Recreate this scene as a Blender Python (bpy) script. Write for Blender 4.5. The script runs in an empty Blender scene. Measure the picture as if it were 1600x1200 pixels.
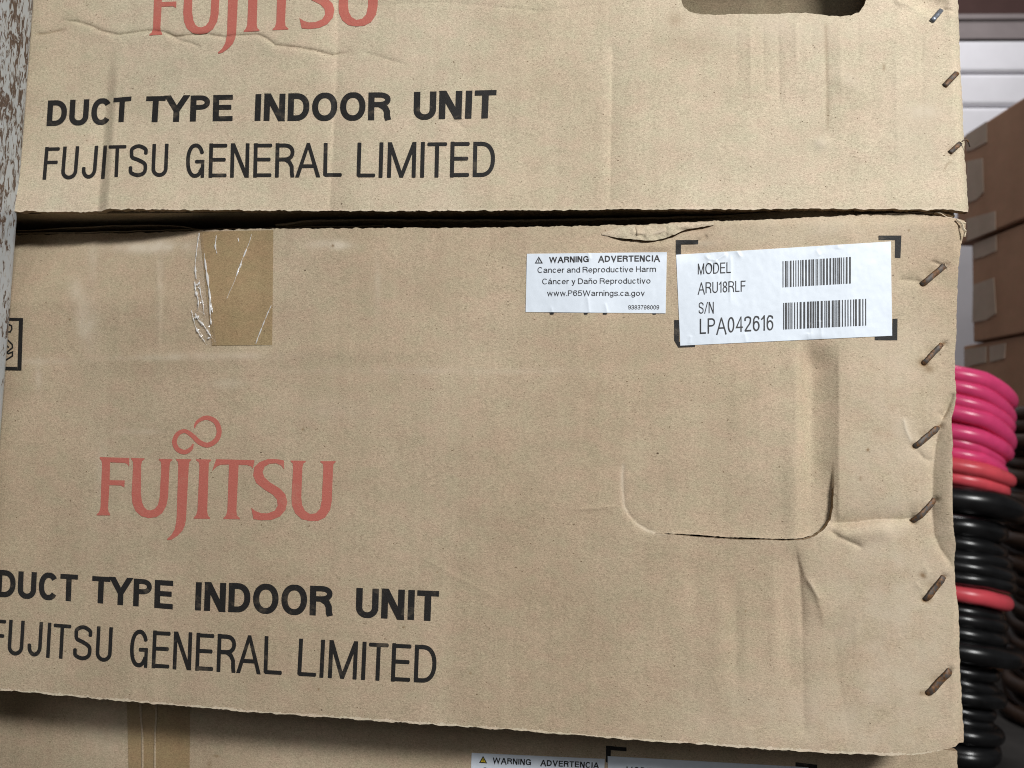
import bpy, bmesh, math, random
import numpy as np
from mathutils import Vector, Matrix
from mathutils.geometry import tessellate_polygon

random.seed(7)
RNG = np.random.default_rng(7)
SC = bpy.context.scene
COL = SC.collection

# ------------------------------------------------------------------ camera
W, H, F = 1600.0, 1200.0, 1155.0            # survey photograph size and focal length in its pixels
HC = 0.460                                   # camera height above the floor
CAM = np.array([0.0, -0.42, HC])
YAW, PITCH, ROLL = [math.radians(a) for a in (5.93, 3.47, 1.35)]
fw = np.array([-math.sin(YAW) * math.cos(PITCH), math.cos(YAW) * math.cos(PITCH), math.sin(PITCH)])
rt0 = np.array([math.cos(YAW), math.sin(YAW), 0.0])
up0 = np.cross(rt0, fw)
rt = math.cos(ROLL) * rt0 + math.sin(ROLL) * up0
up = -math.sin(ROLL) * rt0 + math.cos(ROLL) * up0
cam_d = bpy.data.cameras.new('camera')
cam_d.sensor_width = 36.0
cam_d.lens = 36.0 * F / W
cam_d.clip_start, cam_d.clip_end = 0.01, 50.0
cam_d.dof.use_dof = True
cam_d.dof.focus_distance = 0.425
cam_d.dof.aperture_fstop = 10.0
cam = bpy.data.objects.new('camera', cam_d)
COL.objects.link(cam)
cam.matrix_world = Matrix(((rt[0], up[0], -fw[0], CAM[0]), (rt[1], up[1], -fw[1], CAM[1]), (rt[2], up[2], -fw[2], CAM[2]), (0, 0, 0, 1)))
SC.camera = cam

# ------------------------------------------------------------------ light
SC.view_settings.view_transform = 'Standard'
SC.view_settings.look = 'None'
SC.view_settings.gamma = 1.0
SC.view_settings.exposure = 0.0
SC.view_settings.use_curve_mapping = False
SC.cycles.pixel_filter_type = 'BLACKMAN_HARRIS'
SC.cycles.filter_width = 1.05
world = bpy.data.worlds.new('World')
SC.world = world
world.use_nodes = True
bg = world.node_tree.nodes['Background']
bg.inputs[0].default_value = (0.95, 0.97, 1.0, 1)
bg.inputs[1].default_value = 0.08


def area(name, loc, target, sx, sy, watts, color):
    l = bpy.data.lights.new(name, 'AREA')
    l.shape = 'RECTANGLE'
    l.size, l.size_y = sx, sy
    l.energy = watts
    l.color = color
    o = bpy.data.objects.new(name, l)
    COL.objects.link(o)
    o.location = loc
    o.rotation_euler = (Vector(target) - Vector(loc)).to_track_quat('-Z', 'Y').to_euler()
    return o


area('ceiling_lamp', (0.80, -1.20, 1.24), (-0.05, 0.0, 0.42), 0.50, 0.16, 30.0, (1.0, 1.0, 0.985))
area('aisle_lamp', (-0.1, -2.6, 1.75), (0.0, 0.0, 0.45), 1.5, 0.6, 8.0, (0.97, 0.985, 1.0))
area('added_back_fill', (0.70, 1.15, 2.25), (0.95, 1.65, 0.5), 0.9, 0.15, 14.5, (1.0, 0.98, 0.98))  # added unseen light that lifts the rear wall's brightness


# ------------------------------------------------------------------ survey helpers
def at(px, py, Y=0.0):
    """point of the plane y = Y that was surveyed at (px, py) of the photograph"""
    px = np.asarray(px, float); py = np.asarray(py, float)
    d = fw + (px[..., None] - W / 2) / F * rt - (py[..., None] - H / 2) / F * up
    t = (Y - CAM[1]) / d[..., 1]
    return CAM + d * t[..., None]


def along(px, py, depth):
    d = fw + (px - W / 2) / F * rt - (py - H / 2) / F * up
    return CAM + d * depth


def survey(x, z, Y=0.0):
    """inverse of at(): survey coordinates of points (x, Y, z)"""
    q = np.stack([x, np.full_like(x, Y), z], -1) - CAM
    dz = q @ fw
    return W / 2 + F * (q @ rt) / dz, H / 2 - F * (q @ up) / dz


def sstep(a, b, x):
    t = np.clip((x - a) / (b - a), 0, 1)
    return t * t * (3 - 2 * t)


def vnoise(x, y, seed=0):
    xi = np.floor(x).astype(np.int64); yi = np.floor(y).astype(np.int64)
    fx = x - xi; fy = y - yi
    fx = fx * fx * (3 - 2 * fx); fy = fy * fy * (3 - 2 * fy)

    def hsh(a, b):
        n = (a * 374761393 + b * 668265263 + seed * 1442695041) & 0xFFFFFFFF
        n = ((n ^ (n >> 13)) * 1274126177) & 0xFFFFFFFF
        return ((n ^ (n >> 16)) & 0xFFFF) / 65535.0
    a = hsh(xi, yi); b = hsh(xi + 1, yi); c = hsh(xi, yi + 1); d = hsh(xi + 1, yi + 1)
    return (a + (b - a) * fx) * (1 - fy) + (c + (d - c) * fx) * fy - 0.5


def polydist(u, v, pts):
    """distance to a polyline, signed side, and position 0..1 along it"""
    best = np.full(u.shape, 1e9); side = np.zeros(u.shape); pos = np.zeros(u.shape)
    pts = np.asarray(pts, float)
    L = np.concatenate([[0], np.cumsum(np.hypot(*np.diff(pts, axis=0).T))])
    for i in range(len(pts) - 1):
        (x0, y0), (x1, y1) = pts[i], pts[i + 1]
        dx, dy = x1 - x0, y1 - y0
        t = np.clip(((u - x0) * dx + (v - y0) * dy) / (dx * dx + dy * dy), 0, 1)
        ex, ey = u - x0 - t * dx, v - y0 - t * dy
        d = np.hypot(ex, ey)
        m = d < best
        best = np.where(m, d, best)
        side = np.where(m, np.sign(dx * (v - y0) - dy * (u - x0)), side)
        pos = np.where(m, (L[i] + t * (L[i + 1] - L[i])) / L[-1], pos)
    return best, side, pos


def crease(h, u, v, pts, amp, w, sharp=True, fade=0.15, wneg=None):
    """adds a ridge (amp > 0) or valley (amp < 0) of half width w survey units along a polyline; wneg = width on the other side"""
    pts = np.asarray(pts, float)
    R = 5 * max(w, wneg or 0)
    m = (u > pts[:, 0].min() - R) & (u < pts[:, 0].max() + R) & (v > pts[:, 1].min() - R) & (v < pts[:, 1].max() + R)
    if not m.any():
        return
    d, s, p = polydist(u[m], v[m], pts)
    ww = np.where(s < 0, wneg, w) if wneg else w
    q = np.exp(-d / ww) if sharp else np.exp(-(d / ww) ** 2)
    if fade > 0:
        q = q * sstep(0, fade, p) * sstep(0, fade, 1 - p)
    h[m] += amp * q


def dent(h, u, v, cx, cy, rx, ry, amp, ang=0.0):
    c, s = math.cos(ang), math.sin(ang)
    a = ((u - cx) * c + (v - cy) * s) / rx; b = (-(u - cx) * s + (v - cy) * c) / ry
    h += amp * np.exp(-(a * a + b * b))


def inside(u, v, poly):
    r = np.zeros(u.shape, bool)
    n = len(poly)
    for i in range(n):
        x0, y0 = poly[i]; x1, y1 = poly[(i + 1) % n]
        if y0 == y1:
            continue
        c = ((y0 > v) != (y1 > v)) & (u < (x1 - x0) * (v - y0) / (y1 - y0) + x0)
        r ^= c
    return r


# ------------------------------------------------------------------ object helpers
def tag(o, label, cat, group=None):
    o['label'] = label; o['category'] = cat
    if group:
        o['group'] = group


def empty(name, loc, label, cat, group=None):
    o = bpy.data.objects.new(name, None)
    COL.objects.link(o)
    o.location = loc
    o.empty_display_size = 0.05
    tag(o, label, cat, group)
    return o


ROOT = {}


def worldloc(o):
    p = np.zeros(3)
    while o is not None:
        p += np.array(o.location); o = o.parent
    return p


def mesh(name, V, Fc, mats, parent=None, smooth=False, mi=None, attrs=None):
    V = np.asarray(V, float).reshape(-1, 3)
    if parent is not None:
        V = V - worldloc(parent)
    me = bpy.data.meshes.new(name)
    if isinstance(Fc, np.ndarray):
        n, k = Fc.shape
        me.vertices.add(len(V)); me.vertices.foreach_set('co', V.astype(np.float32).ravel())
        me.loops.add(n * k); me.loops.foreach_set('vertex_index', Fc.astype(np.int32).ravel())
        me.polygons.add(n)
        me.polygons.foreach_set('loop_start', np.arange(0, n * k, k, dtype=np.int32))
        me.polygons.foreach_set('loop_total', np.full(n, k, np.int32))
        me.update(calc_edges=True)
    else:
        me.from_pydata([tuple(p) for p in V], [], [tuple(int(i) for i in f) for f in Fc])
        me.update()
    if not isinstance(mats, (list, tuple)):
        mats = [mats]
    for m in mats:
        me.materials.append(m)
    n = len(me.polygons)
    if mi is not None:
        me.polygons.foreach_set('material_index', np.asarray(mi, np.int32))
    if smooth is not False:
        me.polygons.foreach_set('use_smooth', np.full(n, True) if smooth is True else np.asarray(smooth, bool))
    for k, a in (attrs or {}).items():
        at_ = me.attributes.new(k, 'FLOAT', 'POINT')
        at_.data.foreach_set('value', np.asarray(a, np.float32))
    me.validate()
    o = bpy.data.objects.new(name, me)
    COL.objects.link(o)
    if parent is not None:
        o.parent = parent
    return o


class MB:
    def __init__(s):
        s.v = []; s.f = []; s.m = []

    def add(s, V, Fc, m=0):
        k = len(s.v)
        s.v += [tuple(p) for p in V]
        s.f += [tuple(int(i) + k for i in f) for f in Fc]
        s.m += [m] * len(Fc)

    def box(s, a, b, m=0):
        x0, y0, z0 = a; x1, y1, z1 = b
        s.add([(x0, y0, z0), (x1, y0, z0), (x1, y1, z0), (x0, y1, z0), (x0, y0, z1), (x1, y0, z1), (x1, y1, z1), (x0, y1, z1)],
              [(0, 3, 2, 1), (4, 5, 6, 7), (0, 1, 5, 4), (1, 2, 6, 5), (2, 3, 7, 6), (3, 0, 4, 7)], m)

    def build(s, name, mats, parent=None, smooth=False):
        return mesh(name, s.v, s.f, mats, parent, smooth, s.m)


def tube(path, rad, n=12, frame=None, squash=1.0):
    """quads of a tube through path (N x 3); rad scalar or per point"""
    P = np.asarray(path, float); N = len(P)
    r = np.broadcast_to(np.asarray(rad, float), (N,))
    T = np.gradient(P, axis=0); T /= np.linalg.norm(T, axis=1)[:, None] + 1e-12
    ref = np.array(frame if frame is not None else (0, 0, 1.0))
    A = np.cross(T, ref); A /= np.linalg.norm(A, axis=1)[:, None] + 1e-12
    B = np.cross(A, T)
    ph = np.linspace(0, 2 * np.pi, n, endpoint=False)
    V = P[:, None] + r[:, None, None] * (np.cos(ph)[None, :, None] * A[:, None] + squash * np.sin(ph)[None, :, None] * B[:, None])
    Fc = []
    for i in range(N - 1):
        for j in range(n):
            Fc.append((i * n + j, i * n + (j + 1) % n, (i + 1) * n + (j + 1) % n, (i + 1) * n + j))
    Fc.append(tuple(range(n - 1, -1, -1))); Fc.append(tuple((N - 1) * n + j for j in range(n)))
    return V.reshape(-1, 3), Fc


def spline(pts, n=12):
    """Catmull-Rom through rows of pts (any number of columns)"""
    p = np.asarray(pts, float)
    p = np.vstack([2 * p[0] - p[1], p, 2 * p[-1] - p[-2]])
    out = []
    for i in range(1, len(p) - 2):
        for t in np.linspace(0, 1, n, endpoint=False):
            out.append(0.5 * ((2 * p[i]) + (-p[i - 1] + p[i + 1]) * t + (2 * p[i - 1] - 5 * p[i] + 4 * p[i + 1] - p[i + 2]) * t * t + (-p[i - 1] + 3 * p[i] - 3 * p[i + 1] + p[i + 2]) * t ** 3))
    out.append(p[-2])
    return np.array(out)


# ------------------------------------------------------------------ materials
def newmat(name):
    m = bpy.data.materials.new(name); m.use_nodes = True
    nt = m.node_tree
    return m, nt, nt.nodes['Principled BSDF']


class NB:
    """tiny node builder"""
    def __init__(s, nt):
        s.nt = nt
        s.tc = nt.nodes.new('ShaderNodeTexCoord')

    def link(s, a, b):
        s.nt.links.new(a, b)

    def map(s, scale, rot=(0, 0, 0)):
        n = s.nt.nodes.new('ShaderNodeMapping')
        n.inputs['Scale'].default_value = scale; n.inputs['Rotation'].default_value = rot
        s.link(s.tc.outputs['Object'], n.inputs['Vector'])
        return n.outputs[0]

    def noise(s, scale, detail=2.0, rough=0.5, dist=0.0, vec=None):
        n = s.nt.nodes.new('ShaderNodeTexNoise')
        n.inputs['Scale'].default_value = 1.0
        n.inputs['Detail'].default_value = detail; n.inputs['Roughness'].default_value = rough
        n.inputs['Distortion'].default_value = dist
        s.link(s.map(scale) if vec is None else vec, n.inputs['Vector'])
        return n.outputs['Fac']

    def voronoi(s, scale):
        n = s.nt.nodes.new('ShaderNodeTexVoronoi'); n.inputs['Scale'].default_value = 1.0
        s.link(s.map(scale), n.inputs['Vector'])
        return n.outputs['Distance']

    def ramp(s, fac, a, b, lo=0.0, hi=1.0):
        n = s.nt.nodes.new('ShaderNodeMapRange'); n.clamp = True
        n.inputs['From Min'].default_value = a; n.inputs['From Max'].default_value = b
        n.inputs['To Min'].default_value = lo; n.inputs['To Max'].default_value = hi
        s.link(fac, n.inputs['Value'])
        return n.outputs[0]

    def math(s, op, a, b=None):
        n = s.nt.nodes.new('ShaderNodeMath'); n.operation = op
        for i, x in enumerate((a, b)):
            if x is None:
                continue
            if isinstance(x, (int, float)):
                n.inputs[i].default_value = x
            else:
                s.link(x, n.inputs[i])
        return n.outputs[0]

    def mix(s, fac, a, b, mode='MIX'):
        n = s.nt.nodes.new('ShaderNodeMix'); n.data_type = 'RGBA'; n.blend_type = mode
        for sock, x in ((n.inputs['Factor'], fac), (n.inputs['A'], a), (n.inputs['B'], b)):
            pass
        fi, ai, bi = n.inputs[0], n.inputs[6], n.inputs[7]
        for sock, x in ((fi, fac), (ai, a), (bi, b)):
            if isinstance(x, (int, float)):
                sock.default_value = x
            elif isinstance(x, tuple):
                sock.default_value = (*x, 1.0)
            else:
                s.link(x, sock)
        return n.outputs[2]

    def attr(s, name):
        n = s.nt.nodes.new('ShaderNodeAttribute'); n.attribute_name = name
        return n.outputs['Fac']

    def bump(s, h, strength, dist, bsdf):
        n = s.nt.nodes.new('ShaderNodeBump')
        n.inputs['Strength'].default_value = strength; n.inputs['Distance'].default_value = dist
        s.link(h, n.inputs['Height']); s.link(n.outputs[0], bsdf.inputs['Normal'])


def kraft(name, base=(0.500, 0.404, 0.290), dark=(0.432, 0.338, 0.234), amount=1.0, ink=None, cover=1.0, bleed=0.55, rough=0.78):
    """kraft paper: fibres, flecks, blotches, flute streaks, stains, scuffs, painted crease shade and pale areas; ink prints over it and lets fibres through"""
    m, nt, b = newmat(name)
    n = NB(nt)
    blot = n.noise((7, 7, 4), 3, 0.55)
    c = n.mix(n.ramp(blot, 0.36, 0.66), base, dark)
    tint = n.noise((75, 75, 110), 2, 0.6)
    c = n.mix(1.0, c, n.mix(n.ramp(tint, 0.3, 0.7), (1.035, 0.99, 1.0), (0.965, 1.008, 0.985)), 'MULTIPLY')
    mott = n.noise((28, 28, 46), 3, 0.6)
    c = n.mix(1.0, c, n.mix(n.ramp(mott, 0.32, 0.68), (1.05, 1.05, 1.05), (0.95, 0.948, 0.94)), 'MULTIPLY')
    st = n.noise((190, 1, 5), 2, 0.6)
    c = n.mix(1.0, c, n.mix(n.ramp(st, 0.3, 0.7), (1.022, 1.022, 1.022), (0.975, 0.972, 0.968)), 'MULTIPLY')
    # flecked fibres: two sizes, drawn out along the paper's run
    f1 = n.noise((680, 680, 1350), 2, 0.7, 0.6)
    f2 = n.noise((1500, 1500, 1900), 1, 0.5)
    fib = n.math('ADD', n.math('MULTIPLY', f1, 0.55), n.math('MULTIPLY', f2, 0.45))
    a = 0.27 * amount
    c = n.mix(1.0, c, n.mix(n.ramp(fib, 0.33, 0.67), (1 - a, 1 - a * 1.06, 1 - a * 1.12), (1 + a, 1 + a, 1 + a)), 'MULTIPLY')
    sp = n.noise((760, 760, 1000), 1, 0.4)
    c = n.mix(n.ramp(sp, 0.735, 0.80), c, (0.16, 0.105, 0.06))
    c = n.mix(n.ramp(n.noise((230, 230, 330), 1, 0.4), 0.825, 0.84), c, (0.10, 0.065, 0.04))
    if ink is None:
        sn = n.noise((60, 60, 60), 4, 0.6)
        c = n.mix(n.math('MULTIPLY', n.attr('scuff_pale'), n.ramp(sn, 0.32, 0.62, 0.1, 1.25)), c, (0.62, 0.53, 0.41))  # carries scuffs, broad pale areas and painted highlights
        c = n.mix(n.math('MULTIPLY', n.attr('stain_shade'), n.ramp(sn, 0.25, 0.55, 0.45, 1.0)), c, (0.20, 0.115, 0.05))  # carries rust and marks, plus shade painted into creases
    else:
        rub = n.ramp(n.noise((70, 70, 95), 4, 0.65), 0.58, 0.76, 1.0, 0.80)
        c = n.mix(n.math('MULTIPLY', rub, n.ramp(fib, 0.60, 0.80, cover, cover * bleed)), c, ink)
    n.link(c, b.inputs['Base Color'])
    b.inputs['Roughness'].default_value = rough
    b.inputs['Specular IOR Level'].default_value = 0.25
    n.bump(n.math('ADD', f1, n.math('MULTIPLY', f2, 0.6)), 0.45, 0.00035, b)
    return m


M = {}
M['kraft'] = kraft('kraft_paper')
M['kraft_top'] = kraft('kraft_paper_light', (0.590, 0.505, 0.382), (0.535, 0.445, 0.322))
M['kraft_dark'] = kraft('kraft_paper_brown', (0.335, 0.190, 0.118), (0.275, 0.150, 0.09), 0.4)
M['kraft_strip'] = kraft('kraft_gummed_strip', (0.36, 0.28, 0.225), (0.32, 0.245, 0.19), 0.4)
M['kraft_inner'] = kraft('kraft_inner', (0.40, 0.33, 0.225), (0.34, 0.27, 0.175))
M['edge'] = kraft('cut_paper_edge', (0.66, 0.57, 0.44), (0.60, 0.50, 0.37), 0.6)
M['edge_in'] = kraft('fluting_edge', (0.30, 0.22, 0.14), (0.22, 0.16, 0.1), 0.8)
M['lip'] = kraft('raised_paper', (0.56, 0.475, 0.355), (0.49, 0.41, 0.30), 0.9)
M['black_ink'] = kraft('black_ink', ink=(0.012, 0.012, 0.013), cover=0.985, bleed=0.90, rough=0.6)
M['red_ink'] = kraft('red_ink', ink=(0.50, 0.11, 0.088), cover=0.86, bleed=0.45, rough=0.7)
M['tape'] = kraft('tape_over_kraft', (0.372, 0.272, 0.156), (0.330, 0.235, 0.130), 0.9, rough=0.32)


def simple(name, col, rough, spec=0.5, metal=0.0, nscale=None, namt=0.15, bump=0.0):
    m, nt, b = newmat(name)
    b.inputs['Roughness'].default_value = rough
    b.inputs['Specular IOR Level'].default_value = spec
    b.inputs['Metallic'].default_value = metal
    if nscale:
        n = NB(nt)
        f = n.noise((nscale,) * 3, 4, 0.6)
        n.link(n.mix(n.ramp(f, 0.3, 0.7), tuple(x * (1 - namt) for x in col), tuple(x * (1 + namt) for x in col)), b.inputs['Base Color'])
        if bump:
            n.bump(f, 0.3, bump, b)
    else:
        b.inputs['Base Color'].default_value = (*col, 1)
    return m


M['label'] = simple('label_paper', (0.73, 0.79, 0.87), 0.42, 0.4, nscale=300, namt=0.025, bump=0.00015)
M['label_ink'] = simple('label_ink', (0.012, 0.012, 0.014), 0.5, nscale=900, namt=0.3)
M['yellow'] = simple('yellow_ink', (0.75, 0.55, 0.03), 0.5, nscale=900, namt=0.1)
M['pink'] = simple('pink_rubber', (0.74, 0.062, 0.195), 0.28, 0.5, nscale=60, namt=0.10)
M['coral'] = simple('coral_rubber', (0.72, 0.085, 0.11), 0.32, 0.5, nscale=60, namt=0.10)
M['black'] = simple('black_rubber', (0.008, 0.008, 0.0085), 0.26, 0.5, nscale=45, namt=0.5)
M['brown'] = simple('brown_rubber', (0.036, 0.018, 0.010), 0.5, 0.4, nscale=40, namt=0.3)
M['wall'] = simple('white_painted_board', (0.76, 0.755, 0.80), 0.6, nscale=9, namt=0.05)
M['mauve'] = simple('mauve_wall_paint', (0.062, 0.037, 0.034), 0.95, 0.05, nscale=12, namt=0.08)
M['ledge'] = simple('dusty_white_paint', (0.21, 0.18, 0.18), 0.7, nscale=14, namt=0.08)
M['concrete'] = simple('concrete_floor', (0.035, 0.032, 0.030), 0.8, 0.2, nscale=14, namt=0.25, bump=0.001)


def rusty(name, steel):
    m, nt, b = newmat(name)
    n = NB(nt)
    r = n.noise((420, 420, 300), 3, 0.65)
    r2 = n.noise((900, 900, 900), 2, 0.6)
    c = n.mix(n.ramp(r2, 0.3, 0.7), (0.060, 0.030, 0.015), (0.22, 0.105, 0.040))
    c = n.mix(n.ramp(r, 0.44, 0.56), steel and (0.22, 0.24, 0.28) or (0.085, 0.070, 0.060), c)
    n.link(c, b.inputs['Base Color'])
    b.inputs['Metallic'].default_value = 0.2
    b.inputs['Roughness'].default_value = 0.6
    n.bump(r2, 0.3, 0.0002, b)
    return m


M['rust_staple'] = rusty('rusted_staple_wire', 0.0)
M['steel_staple'] = simple('dull_steel_wire', (0.22, 0.24, 0.28), 0.38, metal=0.7, nscale=600, namt=0.3)


def film(name, tint, alpha):
    m, nt, b = newmat(name)
    b.inputs['Base Color'].default_value = (*tint, 1)
    b.inputs['Roughness'].default_value = 0.12
    b.inputs['Specular IOR Level'].default_value = 0.7
    b.inputs['Alpha'].default_value = alpha
    tr = nt.nodes.new('ShaderNodeBsdfTransparent')
    gl = nt.nodes.new('ShaderNodeBsdfGlossy'); gl.inputs['Roughness'].default_value = 0.14
    df = nt.nodes.new('ShaderNodeBsdfDiffuse'); df.inputs[0].default_value = (*tint, 1)
    m1 = nt.nodes.new('ShaderNodeMixShader'); m1.inputs[0].default_value = alpha
    m2 = nt.nodes.new('ShaderNodeMixShader')
    L = nt.links.new
    L(tr.outputs[0], m1.inputs[1]); L(df.outputs[0], m1.inputs[2])
    m2.inputs[0].default_value = 0.07; L(m1.outputs[0], m2.inputs[1]); L(gl.outputs[0], m2.inputs[2])
    L(m2.outputs[0], nt.nodes['Material Output'].inputs['Surface'])
    return m


M['film'] = film('clear_tape_film', (0.80, 0.75, 0.66), 0.02)
M['film_glint'] = film('tape_film_glint', (0.97, 0.96, 0.95), 0.48)  # whitish tint stands for glints on the pleats


# =================================================================== LARGE STRUCTURE
fl = MB(); fl.box((-3, -3.2, -0.12), (3.2, 3.2, 0.0))
o = fl.build('floor', M['concrete']); o['kind'] = 'structure'

WA = math.radians(3.0)
wd = np.array([math.cos(WA), math.sin(WA), 0.0]); wn = np.array([math.sin(WA), -math.cos(WA), 0.0])
WP = along(1550, 100, 2.15)


def wall_z(py):
    d = fw + (1550 - W / 2) / F * rt - (py - H / 2) / F * up
    t = np.dot(WP - CAM, wn) / np.dot(d, wn)
    return (CAM + d * t)[2]


wo = np.array([WP[0], WP[1], 0.0])


def wall_slab(mb, z0, z1, out, back=-0.06, x0=-3.0, x1=2.2, m=0, round_=False):
    prof = [(back, z0), (out, z0), (out, z1), (back, z1)]
    if round_:
        c = (z0 + z1) / 2; hh = (z1 - z0) / 2
        prof = [(back, z0)] + [(out * math.cos(a), c + hh * math.sin(a)) for a in np.linspace(-1.4, 1.4, 9)] + [(back, z1)]
    k = len(prof)
    V = [wo + wd * x + wn * a + np.array([0, 0, z]) for x in (x0, x1) for a, z in prof]
    Fc = [(i, (i + 1) % k, k + (i + 1) % k, k + i) for i in range(k)] + [tuple(range(k - 1, -1, -1)), tuple(range(k, 2 * k))]
    mb.add(V, Fc, m)


wb = MB(); wall_slab(wb, 0.0, 2.9, 0.0, -0.12)
o = wb.build('wall', M['mauve']); o['kind'] = 'structure'
# white painted boards with rounded edges below a dusty ledge
wp = empty('wall_panelling', tuple(wo + wn * 0.004), 'white painted board panelling with grey shadow joints under a dusty ledge', 'panelling')
for a, b_ in ((171, 121.5), (585, 173), (700, 587)):
    mb = MB(); wall_slab(mb, wall_z(a), wall_z(b_), 0.028, 0.003, round_=False)
    wo_b = mb.build('board', M['wall'], wp)
    bv = wo_b.modifiers.new('soft_edges', 'BEVEL'); bv.width = 0.013; bv.segments = 4
mb = MB(); wall_slab(mb, wall_z(120), wall_z(71), 0.031, 0.003)
wo_b = mb.build('board', M['wall'], wp); bv = wo_b.modifiers.new('soft_edges', 'BEVEL'); bv.width = 0.01; bv.segments = 3
mb = MB(); wall_slab(mb, wall_z(70), wall_z(59.5), 0.036, 0.003, m=0); mb.build('ledge', M['ledge'], wp)
mb = MB(); wall_slab(mb, wall_z(59.3), wall_z(40.5), 0.031, 0.003, m=0); mb.build('ledge', M['ledge'], wp)
mb = MB(); wall_slab(mb, wall_z(40.3), wall_z(33), 0.038, 0.003, m=0); mb.build('ledge', M['ledge'], wp)


# =================================================================== THE STACKED BOXES
def edge_curve(pts, Y, axis):
    q = at([p[0] for p in pts], [p[1] for p in pts], Y)
    a, b = (q[:, 0], q[:, 2]) if axis == 'x' else (q[:, 2], q[:, 0])
    i = np.argsort(a)
    return a[i], b[i]


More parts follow.
